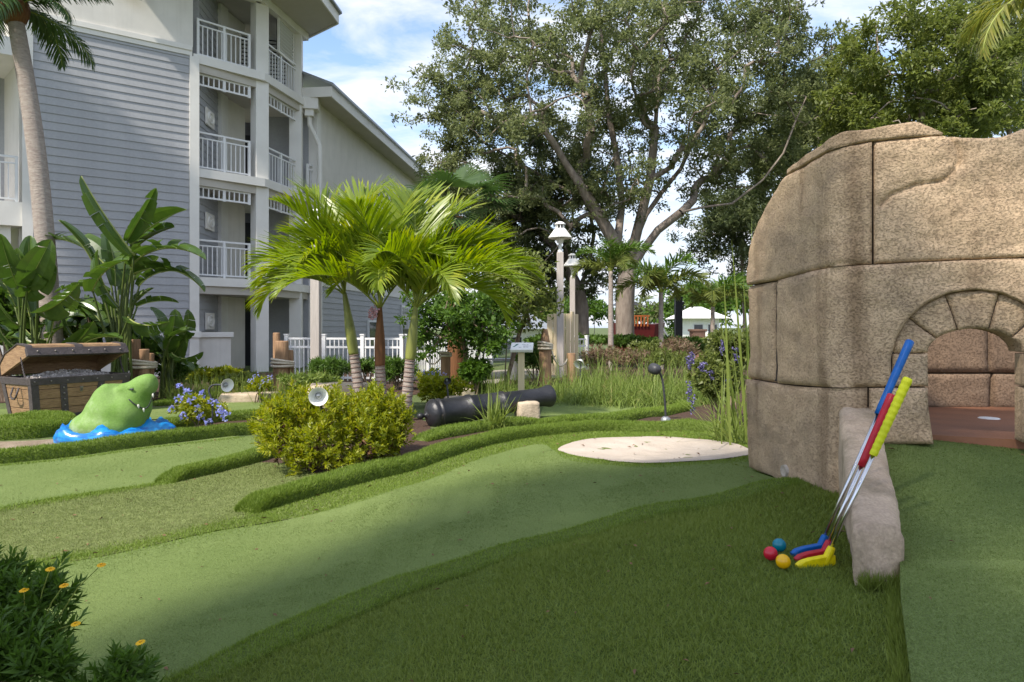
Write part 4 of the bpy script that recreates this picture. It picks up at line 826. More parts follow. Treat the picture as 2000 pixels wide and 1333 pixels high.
def tree(name, limbs, targets, crown_r, nl, L, W, leafm, label, r_tip=.012, power=2.3, group=None, bark='oak_bark', cat='tree', squash=.75, droop=0):
    base = limbs[0][0]; o = thing(name, base, label, cat, group); A, par, rad, ends = grow(limbs, targets, r_tip, power); me = limb_mesh(A, par, rad); me.materials.append(M[bark]); link('trunk', me, o)
    E = np.array([A[e] for e in ends]); cr = rng.uniform(.6, 1.25, len(E))*crown_r; sub = []; sr = []
    for e, r in zip(E, cr):                    # each clump is a handful of sprays
        for _ in range(5): sub.append(e+rng.normal(0, .55, 3)*r*[1, 1, squash]); sr.append(r*rng.uniform(.3, .6))
    p, d = balls(sub, sr, nl, squash, .2); dd = nrm(d+rng.normal(0, .8, (nl, 3))+[0, 0, .15-droop]); ll = L*rng.uniform(.6, 1.3, nl)
    link('crown', npmesh('crown', leaf_quads(p, dd, ll, ll*W/L, up=np.array([[0, 0, 1.]])), None, leafm), o, kind='stuff'); return o
def ell_targets(c, r, n, low=-.4, jitter=.0, shell=.35):
    out = []
    while len(out) < n:
        d = rng.normal(0, 1, 3); d /= np.linalg.norm(d)
        if d[2] < low: continue
        q = (shell+(1-shell)*rng.uniform(0, 1)**.6); out.append(np.array(c)+d*np.array(r)*q)
    return out
# palms
def frond_mesh(L, n, leaf, w, pitch, arch, vlift=.5, droop=.5, swept=.6, m='palm_leaf', rach=.012, twist=0, start=.14, tipk=.4, jit=.1):
    """rachis leaves the origin along +x, pitched up, arching over; leaflets in two rows"""
    ts = np.linspace(0, 1, 15); ang = pitch-arch*ts**1.3; x = np.concatenate([[0], np.cumsum(np.cos(ang[:-1])*L/14)]); z = np.concatenate([[0], np.cumsum(np.sin(ang[:-1])*L/14)])
    rp = np.stack([x, np.zeros(15), z], 1); quads = []
    for i in range(n):
        t = start+(1-start)*(i+.5)/n; p = np.array([np.interp(t, ts, x), 0, np.interp(t, ts, z)]); a = np.interp(t, ts, ang); tg = np.array([math.cos(a), 0, math.sin(a)]); up = np.array([-math.sin(a), 0, math.cos(a)])
        ll = leaf*(.45+.55*math.sin(PI*min(1, (t-start)/(1-start)*.9+.12)))*(1-tipk*max(0, t-.75)/.25)*random.uniform(.88, 1.08)
        for s in (-1, 1):
            lift = vlift+random.uniform(-jit, jit)*2; sw = swept+.5*t+random.uniform(-jit, jit); d = tg*math.sin(min(1.45, sw))+(np.array([0, s, 0])*math.cos(lift)+up*math.sin(lift))*math.cos(min(1.45, sw)); d /= np.linalg.norm(d)
            e = np.cross(d, up); e /= (np.linalg.norm(e)+1e-9); e = nrm(np.cross(d, np.cross(tg, d)+1e-6)*.35+tg*.65); k1 = p+d*ll*.42; d2 = nrm(d+np.array([0, 0, -droop*random.uniform(.5, 1.3)])); k2 = k1+d2*ll*.34; d3 = nrm(d2+np.array([0, 0, -droop*random.uniform(.5, 1.3)])); k3 = k2+d3*ll*.28
            wv = e*w/2; quads += [[p-wv*.5, p+wv*.5, k1+wv, k1-wv], [k1-wv, k1+wv, k2+wv*.75, k2-wv*.75], [k2-wv*.75, k2+wv*.75, k3+wv*.08, k3-wv*.08]]
    v = np.array(quads, float).reshape(-1, 3); f = np.arange(len(v)).reshape(-1, 4)
    # weld the three pieces of a leaflet
    f = f.reshape(-1, 3, 4); f[:, 1, 0] = f[:, 0, 3]; f[:, 1, 1] = f[:, 0, 2]; f[:, 2, 0] = f[:, 1, 3]; f[:, 2, 1] = f[:, 1, 2]
    me = npmesh('frond', v, f.reshape(-1, 4), m); mb = MB().tube([tuple(q) for q in rp], list(np.linspace(rach, rach*.25, 15)), 5); rm = mb.mesh('rachis', True); rm.materials.append(M['palm_stem']); return me, rm
def put_frond(parent, var, pos, az, roll=0, sc=1, tilt=0):
    me, rm = var; w = Matrix.Translation(Vector(pos))@Matrix.Rotation(az, 4, 'Z')@Matrix.Rotation(-tilt, 4, 'Y')@Matrix.Rotation(roll, 4, 'X')@Matrix.Scale(sc, 4); o = link('frond', me, parent, w); link('rachis', rm, o, w); return o
def ringed_trunk(parent, pts, r0, r1, m='palm_trunk', rings=0, name='trunk', bulge=0, sides=14, ringm='palm_ring'):
    P = smooth_path([tuple(p) for p in pts], 10); n = len(P); rad = [r0+(r1-r0)*i/(n-1)+bulge*max(0, 1-i/(n*.22))**2 for i in range(n)]; o = MB().tube(P, rad, sides).build(name, m, parent, smooth=True)
    for k in range(rings):
        t = (k+.5)/rings*(n-1)*.98; i = int(t); q = Vector(P[i]).lerp(Vector(P[min(i+1, n-1)]), t-i); tg = (Vector(P[min(i+1, n-1)])-Vector(P[max(i-1, 0)])).normalized(); rr = rad[i]
        MB().lathe([(rr*.9, -.012), (rr+.004, -.009), (rr+.005, .004), (rr*.9, .009)], q, tg, sides).build('leaf_scar', ringm, o, smooth=True)
    return o
# ------------------------------------------------------------ the three palms in the bed
VAR = [frond_mesh(1.35, 56, .50, .031, 1.25, 2.1, .75, .22, .50), frond_mesh(1.25, 54, .48, .032, 1.05, 2.2, .7, .28, .55), frond_mesh(1.45, 58, .50, .030, .95, 1.7, .65, .32, .55), frond_mesh(1.15, 52, .46, .032, 1.35, 1.1, .5, .2, .6)]
def small_palm(base, shaft0, top, brown, label, fr, seed):
    random.seed(seed); base = Vector(base); shaft0 = Vector(shaft0); top = Vector(top); o = thing('manila_palm', base, label, 'palm tree', 'young palms in the planting bed')
    ringed_trunk(o, [base-Vector((0, 0, .05)), base.lerp(shaft0, .5)+Vector((.01, 0, 0)), shaft0], .07, .055, 'palm_trunk', 15, 'trunk', .03)
    P = smooth_path([tuple(shaft0-Vector((0, 0, .02))), tuple(shaft0.lerp(top, .5)), tuple(top)], 8); n = len(P)
    MB().tube(P, [.058+.009*math.sin(PI*min(1, i/n*1.6))-.035*(i/(n-1))**2 for i in range(n)], 14).build('crownshaft', brown, o, smooth=True)
    for az, v, sc, tilt, roll in fr: put_frond(o, VAR[v], top-Vector((0, 0, .03)), R(az), R(roll), sc, R(tilt))
    return o
gz = lambda px, Y: (at(px, 700, Y).x, Y, h1(at(px, 700, Y).x, Y))
t1 = at(673, 572, 8.3); t2 = at(742, 600, 8.0); t3 = at(812, 598, 7.9)
small_palm(gz(705, 8.3), at(691, 690, 8.3), t1, 'palm_crownshaft', 'palm with yellow green crownshaft leaning towards the balconies', [(175, 2, 1.0, 0, 10), (150, 0, 1.05, 4, 0), (205, 1, 1.0, -5, -8), (100, 0, 1.0, 8, 0), (250, 1, .95, 5, 0), (310, 0, .95, 8, 0), (20, 0, 1, 14, 0), (185, 1, 1.0, -22, 0), (60, 3, 1.4, 14, 0), (150, 3, 1.4, 10, 0), (100, 3, 1.35, -8, 0), (220, 3, 1.2, 0, 0)], 1)
small_palm(gz(743, 8.0), at(742, 712, 8.0), t2, 'palm_brown', 'middle palm with brown peeling crownshaft and pink flower spray', [(190, 2, 1.05, -4, 5), (120, 0, 1.05, 5, 0), (80, 3, 1.15, 8, 0), (280, 1, 1, 0, 0), (330, 0, 1, 3, 0), (30, 2, 1, 6, 0), (225, 2, 1, -10, 0), (165, 0, 1.1, 14, 0), (260, 3, 1.2, 6, 0), (60, 3, 1.45, 12, 0), (130, 3, 1.4, 10, 0), (190, 3, 1.25, -12, 0)], 2)
small_palm(gz(788, 7.9), at(801, 700, 7.9), t3, 'palm_crownshaft', 'palm with olive crownshaft leaning away from the balconies', [(355, 2, 1.15, -2, 0), (10, 1, 1.05, -18, 0), (40, 0, 1, 6, 0), (75, 3, 1.1, 8, 0), (335, 2, 1.1, -10, 0), (300, 1, 1, -5, 0), (250, 0, .95, 3, 0), (200, 1, .95, 0, 0), (140, 0, 1, 8, 0), (15, 0, 1.05, 12, 0), (40, 3, 1.4, 6, 0), (100, 3, 1.45, 14, 0), (20, 3, 1.3, -14, 0)], 3)
fl = MB()
for i in range(60):
    d = Vector((random.gauss(-.5, .6), random.gauss(-.4, .6), random.gauss(0, .6))).normalized(); p = at(735, 612, 7.93)+d*random.uniform(.02, .1); fl.sphere(p, .012, 6, 4)
mp_ = [o for o in bpy.data.objects if o.name.startswith('manila_palm')][1]; fl.build('flower_spray', 'inflorescence', mp_)
# tall palms by the building
BIGV = [frond_mesh(2.6, 60, .75, .05, .9, 1.5, .1, .5, .5, 'palm_leaf_dark', .03), frond_mesh(2.4, 60, .7, .05, .5, 1.7, .05, .7, .5, 'palm_leaf_dark', .03), frond_mesh(2.3, 56, .7, .05, .1, 1.3, .0, .8, .5, 'palm_leaf_dark', .03)]
def big_palm(base, mid, top, label, n, r, seed, sc=1, group='tall palms', tiltr=(-20, 30), name='coconut_palm'):
    random.seed(seed); o = thing(name, base, label, 'palm tree', group); ringed_trunk(o, [Vector(base)-Vector((0, 0, .1)), mid, top], r*1.25, r*.9, 'palm_trunk', 0, 'trunk', .07, 16)
    MB().sphere(Vector(top)+Vector((0, 0, .05)), r*1.7, 12, 8, (1, 1, 1.4)).build('crown_heart', 'palm_brown', o, smooth=True)
    for i in range(n): put_frond(o, BIGV[i % 3], Vector(top)+Vector((0, 0, .1)), 2*PI*i/n+random.uniform(-.2, .2), random.uniform(-.2, .2), sc*random.uniform(.85, 1.1), R(random.uniform(*tiltr)))
    return o
pb = at(112, 640, 11); big_palm((pb.x, 11, 0), at(75, 330, 11), at(28, 25, 11), 'tall palm with a slender grey trunk leaning beside the clapboard wall', 17, .128, 4, .62)
big_palm((-12.9, 12.1, 0), (-12.9, 12.2, 5), (-12.7, 12.3, 10.3), 'tall palm beyond the clapboard wall corner, its fronds shading it', 11, .17, 5, 1.1)
big_palm((-13.6, 9.6, 0), (-13.6, 9.7, 6), (-13.4, 9.8, 11.8), 'tallest palm beyond the clapboard wall corner', 9, .17, 6, 1.1)
pr = at(2150, 60, 9); big_palm((pr.x, 9, 0), (pr.x, 9, 3.5), (pr.x-.0, 9, 5.6), 'palm behind the fort wall with golden drooping fronds', 20, .2, 8, .82, tiltr=(-40, 30))
for o_ in [o for o in bpy.data.objects if o.name.startswith('coconut_palm')][3].children:
    if o_.name.startswith('frond') and random.random() < .5:
        o_.data = o_.data.copy(); o_.data.materials.clear(); o_.data.materials.append(M['palm_leaf_gold'])
# fan palm behind the trio
def fan_leaf(n, L, m='palm_leaf_dark'):
    q = []
    for i in range(n):
        a = -2.1+4.2*i/(n-1); d = np.array([math.cos(a)*.9+.1, math.sin(a), .1*math.cos(3*a)]); d /= np.linalg.norm(d); s = np.array([-d[1], d[0], 0])*.035; k = d*L*.6; e = d*L+np.array([0, 0, -.18*L]); q += [[s*.3, -s*.3, k-s, k+s], [k+s, k-s, e-s*.1, e+s*.1]]
    return npmesh('fan_leaf', np.array(q), None, m)
FAN = fan_leaf(26, .75); FANP = MB().tube([(0, 0, 0), (-.35, 0, -.05), (-.9, 0, -.25)], .018, 5).mesh('petiole'); FANP.materials.append(M['palm_stem'])
def sabal(px, pyt, Y, label, n=22, sc=1):
    t = at(px, pyt, Y); o = thing('cabbage_palm', (t.x, Y, 0), label, 'palm tree'); ringed_trunk(o, [(t.x, Y, -.1), (t.x+.05, Y, t.z/2), t], .2, .18, 'palm_brown')
    for i in range(n):
        az = random.uniform(0, 2*PI); el = random.uniform(-.9, 1.3); d = Vector((math.cos(az)*math.cos(el), math.sin(az)*math.cos(el), math.sin(el))); w = Matrix.Translation(t+d*.9*sc)@Matrix.Rotation(az, 4, 'Z')@Matrix.Rotation(-el+.3, 4, 'Y')@Matrix.Scale(sc, 4); f = link('frond', FAN, o, w); link('petiole', FANP, f, w)
    return o
sabal(888, 425, 15, 'shaggy fan palm with brown trunk in front of the oak')
# foxtail palms
FOX = [frond_mesh(1.9, 70, .5, .05, 1.15, 2.1, .55, .25, .5, 'green_leaf', .02, jit=.45), frond_mesh(1.8, 70, .5, .05, .9, 2.1, .5, .3, .5, 'bright_leaf', .02, jit=.45)]
def foxtail(px, pyt, Y, label, n, sc, seed, lean=0):
    random.seed(seed); t = at(px, pyt, Y); o = thing('foxtail_palm', (t.x-lean, Y, 0), label, 'palm tree', 'slender palms before the oak'); ringed_trunk(o, [(t.x-lean, Y, -.1), (t.x-lean*.4, Y, t.z*.5), t], .085, .06, 'palm_trunk')
    for i in range(n): put_frond(o, FOX[i % 2], t-Vector((0, 0, .05)), 2*PI*i/n+random.uniform(-.3, .3), 0, sc*random.uniform(.85, 1.1), R(random.uniform(-12, 14)))
foxtail(1193, 530, 19, 'slender palm with pale trunk in front of the oak trunk', 9, .8, 21); foxtail(1291, 572, 19.5, 'slender palm with spreading fronds beside the oak', 10, .9, 22); foxtail(1392, 600, 21, 'slender palm half hidden beside the fort wall', 10, .9, 23)
random.seed(31)
# ------------------------------------------------------------ bird of paradise clumps
def paddle(L, W, droop, tears, seed, fold=.5):
    r = random.Random(seed); n = 22; q = []; xs = []; ang = .25
    P = [np.array([0., 0, 0])]; a = droop*.35
    for i in range(n): P.append(P[-1]+np.array([math.cos(a), 0, math.sin(a)])*L/n); a -= droop/n
    cut = set(r.sample(range(2, n-1), tears)); mesh = []
    for s in (-1, 1):
        off = 0
        for i in range(n):
            if i in cut: off = r.uniform(-.22, .22)
            t0, t1 = i/n, (i+1)/n; prof = lambda t: W/2*(math.sin(PI*min(1, t*.86+.10))**.65)*(1 if t < .97 else .4)
            g = .004*L if i in cut else 0; f = fold+off; k = lambda t, p: p+np.array([0, s*prof(t)*math.cos(f), prof(t)*math.sin(f)-.25*prof(t)**2/W])
            hm = lambda t, p: p+np.array([0, s*prof(t)*.5*math.cos(f), prof(t)*.5*math.sin(f)*1.15])
            p0, p1 = P[i]+np.array([g, 0, 0]), P[i+1]; A, B, C, D, E, H = p0, p1, hm(t1, p1), hm(t0, p0), k(t1, p1), k(t0, p0); mesh += [[A, B, C, D], [D, C, E, H]]
    me = npmesh('leaf', np.array(mesh), None, 'banana_leaf', True); rb = MB().tube([tuple(p+np.array([0, 0, -.004])) for p in P], list(np.linspace(.016, .004, n+1)), 5).mesh('midrib', True); rb.materials.append(M['banana_rib']); return me, rb
PAD = [paddle(1, .46, .5, 5, 1), paddle(1, .46, 1.0, 7, 2), paddle(1, .52, .8, 4, 3), paddle(1, .42, 1.4, 8, 4), paddle(1, .34, .2, 3, 5, .75)]
def paradise(base, leaves, Y, label):
    o = thing('bird_of_paradise', base, label, 'plant', 'broad leaved plants beside the clapboard wall'); b = Vector(base)
    for j, (x0, y0, x1, y1, v) in enumerate(leaves):
        dj = random.uniform(-.5, .5); p = at(x0, y0, Y+dj); q = at(x1, y1, Y+dj+random.uniform(-.45, .3)); d = q-p; L = d.length*1.06; x = d.normalized(); side = x.cross(Vector((0, 0, 1))); side = side.normalized() if side.length > .1 else Vector((1, 0, 0)); nn = side.cross(x)
        roll = random.uniform(-.7, .7); side2 = side*math.cos(roll)+nn*math.sin(roll); n2 = side2.cross(x)
        if n2.y > .25: side2, n2 = -side2, -n2
        w = Matrix(((x.x, -side2.x, n2.x, p.x), (x.y, -side2.y, n2.y, p.y), (x.z, -side2.z, n2.z, p.z), (0, 0, 0, 1)))@Matrix.Scale(L, 4); f = link('leaf', PAD[v][0], o, w); link('midrib', PAD[v][1], f, w)
        s = b+Vector((random.uniform(-.15, .15), random.uniform(-.15, .15), -.05)); MB().tube(smooth_path([s, s.lerp(p, .55)+Vector((0, 0, .1))-x*.05, p+x*.02], 5), [.026-.0014*i for i in range(11)], 6).build('petiole', 'petiole_green', o, smooth=True)
g = lambda px, Y: (at(px, 700, Y).x, Y, h1(at(px, 700, Y).x, Y))
paradise(g(235, 10.6), [(262, 500, 160, 355, 4), (248, 470, 302, 375, 4), (255, 478, 355, 405, 0), (250, 500, 330, 440, 0), (255, 520, 398, 478, 3), (260, 535, 408, 545, 3), (190, 530, 125, 432, 0), (215, 530, 95, 450, 1), (215, 570, 108, 560, 1), (232, 600, 180, 495, 2), (240, 580, 300, 500, 2), (270, 560, 365, 520, 3), (265, 600, 345, 585, 2), (190, 610, 120, 590, 2), (225, 560, 212, 455, 2), (250, 620, 320, 640, 1), (205, 640, 160, 590, 0), (230, 560, 270, 480, 0), (180, 570, 240, 500, 2), (240, 640, 290, 560, 2)], 10.6, 'tallest broad leaved clump with upright torn leaves')
paradise(g(60, 10.2), [(35, 560, 0, 465, 0), (52, 560, 95, 478, 2), (45, 580, 100, 520, 2), (30, 600, -20, 510, 0), (60, 620, 28, 505, 4), (70, 610, 150, 570, 1), (80, 640, 160, 610, 1), (40, 640, -10, 590, 2), (60, 560, 60, 465, 0), (20, 660, -30, 640, 1), (100, 650, 140, 560, 2), (75, 560, 30, 490, 2), (-20, 600, -50, 520, 0)], 10.2, 'broad leaved clump in front of the palm trunk')
paradise(g(325, 11.5), [(322, 660, 300, 600, 2), (330, 665, 378, 640, 1), (335, 690, 395, 700, 3), (320, 690, 270, 635, 2), (330, 705, 385, 720, 3), (325, 680, 345, 610, 2), (315, 700, 280, 690, 1), (345, 670, 375, 612, 3), (335, 700, 360, 660, 2)], 11.5, 'low dark broad leaved clump below the sill of the building')
paradise(g(110, 10.9), [(90, 665, 40, 640, 2), (100, 660, 140, 630, 2), (165, 670, 235, 655, 2), (150, 665, 120, 610, 0), (60, 670, 0, 660, 1), (190, 680, 240, 690, 2), (30, 680, -20, 620, 0), (130, 680, 180, 640, 2)], 9.9, 'low broad leaves rising just behind the treasure chest')
random.seed(77)
def big_leaf_shrub(px, py, Y, rx, rz, label):
    c = at(px, py, Y); sx = rx/F*Y; s_z = rz/F*Y; cs = [c+Vector((random.uniform(-.6, .6)*sx, random.uniform(-.4, .4)*sx, random.uniform(-.4, .4)*s_z)) for _ in range(6)]
    bush('broadleaf_shrub', (c.x, Y, h1(c.x, Y)), cs, [sx*.5]*6, 55, 6, .30, .13, 'banana_leaf', label, group='broad leaved shrubs under the clumps', squash=min(1, s_z/sx), spread=.8, stems=5)
big_leaf_shrub(60, 640, 11.3, 75, 40, 'dark broad leaved shrub under the palm trunk'); big_leaf_shrub(200, 640, 11.4, 75, 45, 'dark broad leaved shrub under the tallest clump'); big_leaf_shrub(290, 690, 11.9, 45, 30, 'dark broad leaved shrub behind the roped posts'); big_leaf_shrub(10, 600, 11.0, 55, 60, 'dark broad leaved shrub beside the lower balcony')
# ------------------------------------------------------------ oaks
def L3(lst, Y, dy=None): return [at(a, b, Y+(dy[i] if dy else 0)) for i, (a, b) in enumerate(lst)]
YO = 22.
limbs = [L3([(1221, 662), (1220, 610), (1222, 560), (1226, 535)], YO),
    L3([(1226, 535), (1205, 480), (1172, 425), (1135, 365), (1105, 320), (1085, 285), (1060, 250)], YO, [0, -.2, -.5, -.9, -1.2, -1.4, -1.6]),
    L3([(1226, 535), (1255, 490), (1285, 450), (1330, 415), (1375, 405), (1430, 398), (1490, 352), (1530, 300), (1555, 235), (1575, 190)], YO, [0, -.3, -.6, -1, -1.3, -1.7, -2.0, -2.2, -2.4, -2.5]),
    L3([(1226, 535), (1240, 470), (1262, 420), (1290, 380), (1330, 330), (1360, 260), (1390, 180)], YO, [0, .3, .6, .9, 1.2, 1.5, 1.7]),
    L3([(1205, 480), (1215, 400), (1205, 310), (1190, 230), (1180, 120), (1170, 20)], YO, [0, .2, .4, .5, .6, .7]),
    L3([(1172, 425), (1130, 385), (1060, 345), (1000, 310), (930, 270)], YO, [0, .3, .9, 1.4, 1.8]),
    L3([(1240, 470), (1270, 350), (1280, 250), (1290, 120), (1300, 0)], YO, [0, -.2, -.4, -.5, -.5])]
tg = []
c0 = at(1215, 170, YO)
tg += ell_targets((c0.x, YO, c0.z+.2), (6.5, 4.4, 5.9), 290, -.5, shell=.25)
for (px, py, r, n) in [(880, 150, 1.1, 12), (868, 230, 1.0, 11), (885, 310, 1.1, 12), (960, 100, 1.3, 13), (920, 250, 1.6, 18), (1000, 380, 1.4, 12), (950, 370, 1.1, 8), (1010, 200, 1.6, 14), (1060, 80, 1.5, 12), (1420, 150, 1.5, 14), (1350, 60, 1.4, 12), (1480, 60, 1.4, 12), (1200, 60, 1.4, 10), (1300, 300, 1.2, 8), (1400, 330, 1.3, 12), (1480, 280, 1.3, 12), (1540, 330, 1.2, 10), (1450, 230, 1.4, 12), (1120, 300, 1.2, 10), (1180, 240, 1.3, 10), (1280, 200, 1.3, 10), (1540, 150, 1.4, 12), (1080, 380, 1.1, 8), (1250, 380, 1.0, 6), (1420, 300, 1.3, 9), (1560, 60, 1.3, 8), (1600, 150, 1.2, 8), (1580, 250, 1.3, 9), (1180, 330, 1.0, 6), (1110, 420, 1.1, 7), (1500, 200, 1.2, 7)]:
    c = at(px, py, YO-.4); tg += [np.array(c)+rng.normal(0, .55, 3)*r for _ in range(n)]
tree('oak_tree', limbs, tg, .54, 140000, .12, .058, 'oak_leaf', 'huge spreading oak with pale branching limbs above the lamp posts', .0175, 2.0, group=None)
Y2 = 25.
limbs = [L3([(1138, 660), (1136, 600), (1130, 570)], Y2), L3([(1130, 570), (1110, 530), (1080, 480), (1040, 440), (980, 410), (920, 400)], Y2), L3([(1130, 570), (1150, 520), (1160, 460), (1150, 400), (1130, 330)], Y2, [0, .3, .6, .9, 1.2]), L3([(1110, 530), (1105, 450), (1085, 400)], Y2)]
tg = []
for (px, py, r, n) in [(930, 440, 1.1, 10), (970, 460, 1.1, 10), (1010, 430, 1.4, 12), (1060, 470, 1.1, 10), (1030, 510, .9, 8), (1110, 420, 1.3, 12), (1150, 360, 1.4, 10), (940, 380, 1.4, 12), (1000, 340, 1.5, 12), (1080, 330, 1.5, 12), (910, 370, 1.0, 7), (1160, 540, .7, 6), (1060, 545, .6, 5)]:
    c = at(px, py, Y2); tg += [np.array(c)+rng.normal(0, .6, 3)*r for _ in range(n)]
tree('oak_tree', limbs, tg, .75, 60000, .14, .065, 'oak_leaf_dark', 'darker oak with rugged brown forked trunk beside the bigger oak', .03, 2.0)
# trees behind the wall
def bg_tree(px, pyb, Y, crown, label, n=60, nl=16000, m='bright_leaf', r=.75, name='background_tree', L=.17, group='trees behind the fort wall'):
    cx, cy, rx, rz = crown; b = at(px, 640, Y); c = at(cx, cy, Y); sx = rx/F*Y; s_z = rz/F*Y
    lim = [[(b.x, Y, -.1), (b.x+.1, Y, c.z*.3), (b.x*.5+c.x*.5, Y, c.z*.6), tuple(c)]]
    tree(name, lim, ell_targets(tuple(c), (sx, sx*.7, s_z), n, -.7, shell=.25), r, nl, L, L*.42, m, label, .016, 2.1, group)
bg_tree(1800, 640, 19, (1800, 190, 200, 165), 'bright green oak rising behind the fort wall', 90, 40000, 'bright_leaf', .66, L=.14)
bg_tree(2010, 640, 23, (1960, 160, 150, 180), 'tall green tree behind the drooping golden palm', 60, 26000, 'oak_leaf', .8)
bg_tree(1620, 640, 27, (1620, 270, 150, 150), 'dense tree between the big oak and the fort wall', 80, 36000, 'oak_leaf', .9)
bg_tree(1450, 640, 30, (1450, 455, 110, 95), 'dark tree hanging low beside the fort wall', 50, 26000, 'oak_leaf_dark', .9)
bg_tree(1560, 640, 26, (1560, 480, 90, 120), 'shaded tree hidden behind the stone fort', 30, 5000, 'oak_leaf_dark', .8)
for i, (px, Y, h) in enumerate([(900, 90, 65), (985, 100, 50), (1100, 95, 55), (1160, 90, 52), (1255, 100, 45), (1330, 80, 62), (1390, 85, 75), (1440, 70, 70), (1520, 80, 70), (1040, 75, 60), (1700, 80, 90), (1900, 80, 90), (760, 90, 70), (600, 90, 60)]):
    bg_tree(px, 640, Y, (px, 640-h*.55, h*.95, h*.55), ['rounded tree on the far skyline', 'rounded tree on the far skyline'][i % 2], 14, 1800, ['oak_leaf', 'green_leaf'][i % 2], 1.5, 'skyline_tree', .7, 'trees on the far skyline')
# shade tree outside the frame: its crown keeps the wall and the near turf in shade
tg = []
ax = Vector((.73, .68, 0)); ay = Vector((.68, -.73, 0))
while len(tg) < 75:
    u, v, w = random.uniform(-1, 1), random.uniform(-1, 1), random.uniform(-1, 1)
    if u*u+v*v+w*w > 1 or (u > .15 and random.random() < .72): continue
    tg.append(Vector((-2.65, -3.05, 8.3))+ax*u*3.3+ay*v*2.15+Vector((0, 0, w*1.3)))
for q in range(26): tg.append(Vector((random.uniform(-5.6, -3.6), 0, random.uniform(7.4, 8.9)))); tg[-1].y = -1.0+(tg[-1].x+3.6)*.75-random.uniform(.2, 1.6)
tree('oak_tree', [[(-3.6, -4.6, .2), (-3.5, -4.4, 2.5), (-3.1, -3.7, 5), (-2.6, -3, 7)]], [np.array(t) for t in tg], .7, 12000, .2, .10, 'oak_leaf', 'oak overhanging the putting turf whose crown shades the fort wall', .014, 2.1)
# small leafy trees by the fence
def leafy(px, Y, crown, label, nl, n=26, m='green_leaf', L=.1, r=.35):
    cx, cy, rx, rz = crown; b = at(px, 640, Y); c = at(cx, cy, Y); sx = rx/F*Y; s_z = rz/F*Y; lim = [[(b.x, Y, -.05), (b.x+.05, Y, c.z*.5), (b.x*.6+c.x*.4, Y, c.z*.8)], [(b.x, Y, .2), (b.x+.3, Y+.1, c.z*.6), (c.x+.4, Y+.2, c.z)]]
    tree('crape_myrtle', lim, ell_targets(tuple(c), (sx, sx*.8, s_z), n, -.9, shell=.3), r, nl, L, L*.5, m, label, .012, 2.2, 'small trees by the fence', 'twig', 'tree', .8)
leafy(905, 12.5, (900, 625, 100, 75), 'leafy small tree against the white fence with bare lower stem', 7500, 46, r=.27)
leafy(985, 13.5, (1000, 580, 75, 80), 'leafy small tree reaching out towards the lamp posts', 6500, 40, 'bright_leaf')
# hedge and bed shrubs
def shrub(px, py, Y, rx, rz, m, label, n=500, k=6, L=.06, W=.022, group='shrubs in the planting beds', name='shrub', **kw):
    c = at(px, py, Y); sx = rx/F*Y; s_z = rz/F*Y; cs = [c+Vector((random.uniform(-.55, .55)*sx, random.uniform(-.5, .5)*sx, random.uniform(-.4, .35)*s_z)) for _ in range(8)]
    return bush(name, (c.x, Y, h1(c.x, Y)), cs, [sx*.55*random.uniform(.7, 1.1) for _ in cs], n, k, L, W, m, label, group=group, squash=min(1, s_z/sx), **kw)
shrub(640, 722, 12.5, 42, 26, 'green_leaf', 'feathery green shrub between the lamp post and the first palm', 700, 7, .12, .02)
shrub(775, 722, 12.8, 40, 26, 'green_leaf', 'feathery green shrub seen between the palm trunks', 600, 7, .12, .02)
shrub(715, 715, 14.2, 40, 16, 'green_leaf', 'green shrub growing along the white fence', 300, 6, .1, .03)
shrub(425, 735, 11.8, 55, 26, 'yellow_leaf', 'yellow variegated shrub in front of the corner column', 700, 6, .09, .035)
shrub(470, 740, 11.5, 40, 20, 'bright_leaf', 'low bright shrub beside the roped pilings', 400, 6, .08, .03)
shrub(350, 725, 12.4, 45, 30, 'daisy_leaf', 'dark green shrub under the building sill', 500, 6, .1, .04)
shrub(600, 745, 10.5, 60, 18, 'grass_long', 'low dry shrub around the foot of the pilings', 500, 6, .09, .02)
shrub(860, 755, 9.6, 55, 30, 'yellow_leaf', 'yellow green shrub at the foot of the leaning palm', 700, 6, .07, .026)
shrub(930, 725, 12.2, 40, 30, 'daisy_leaf', 'dark shrub at the foot of the small trees', 400, 6, .1, .04)
shrub(1045, 700, 14.5, 40, 30, 'green_leaf', 'green bush behind the signpost', 400, 6, .1, .04)
shrub(1200, 668, 21, 90, 14, 'green_leaf', 'clipped green hedge in front of the oak trunks', 900, 6, .14, .06)
shrub(1090, 662, 22, 60, 14, 'green_leaf', 'clipped green hedge beside the cream screen', 500, 6, .14, .06)
shrub(1330, 668, 22, 80, 16, 'green_leaf', 'green hedge behind the black column', 700, 6, .14, .06)
for i, (px, py, Y, rx, rz) in enumerate([(1190, 690, 16, 45, 24), (1260, 685, 16.5, 50, 26), (1330, 680, 16, 45, 26), (1230, 700, 14.5, 50, 22), (1305, 700, 14, 45, 22), (1160, 700, 15, 30, 20)]):
    if i in (1, 4): shrub(px, py, Y, rx, rz, 'bright_leaf', ['', 'light green shrub between the two slender palms', '', '', 'light green shrub just above the dark ball spotlight'][i], 300, 6, .1, .03, spread=1.3)
    else: shrub(px, py, Y, rx, rz, 'red_leaf', 'russet flowering shrub among the ornamental grasses', 260, 7, .10, .022, 'russet shrubs among the grasses', spread=1.4)
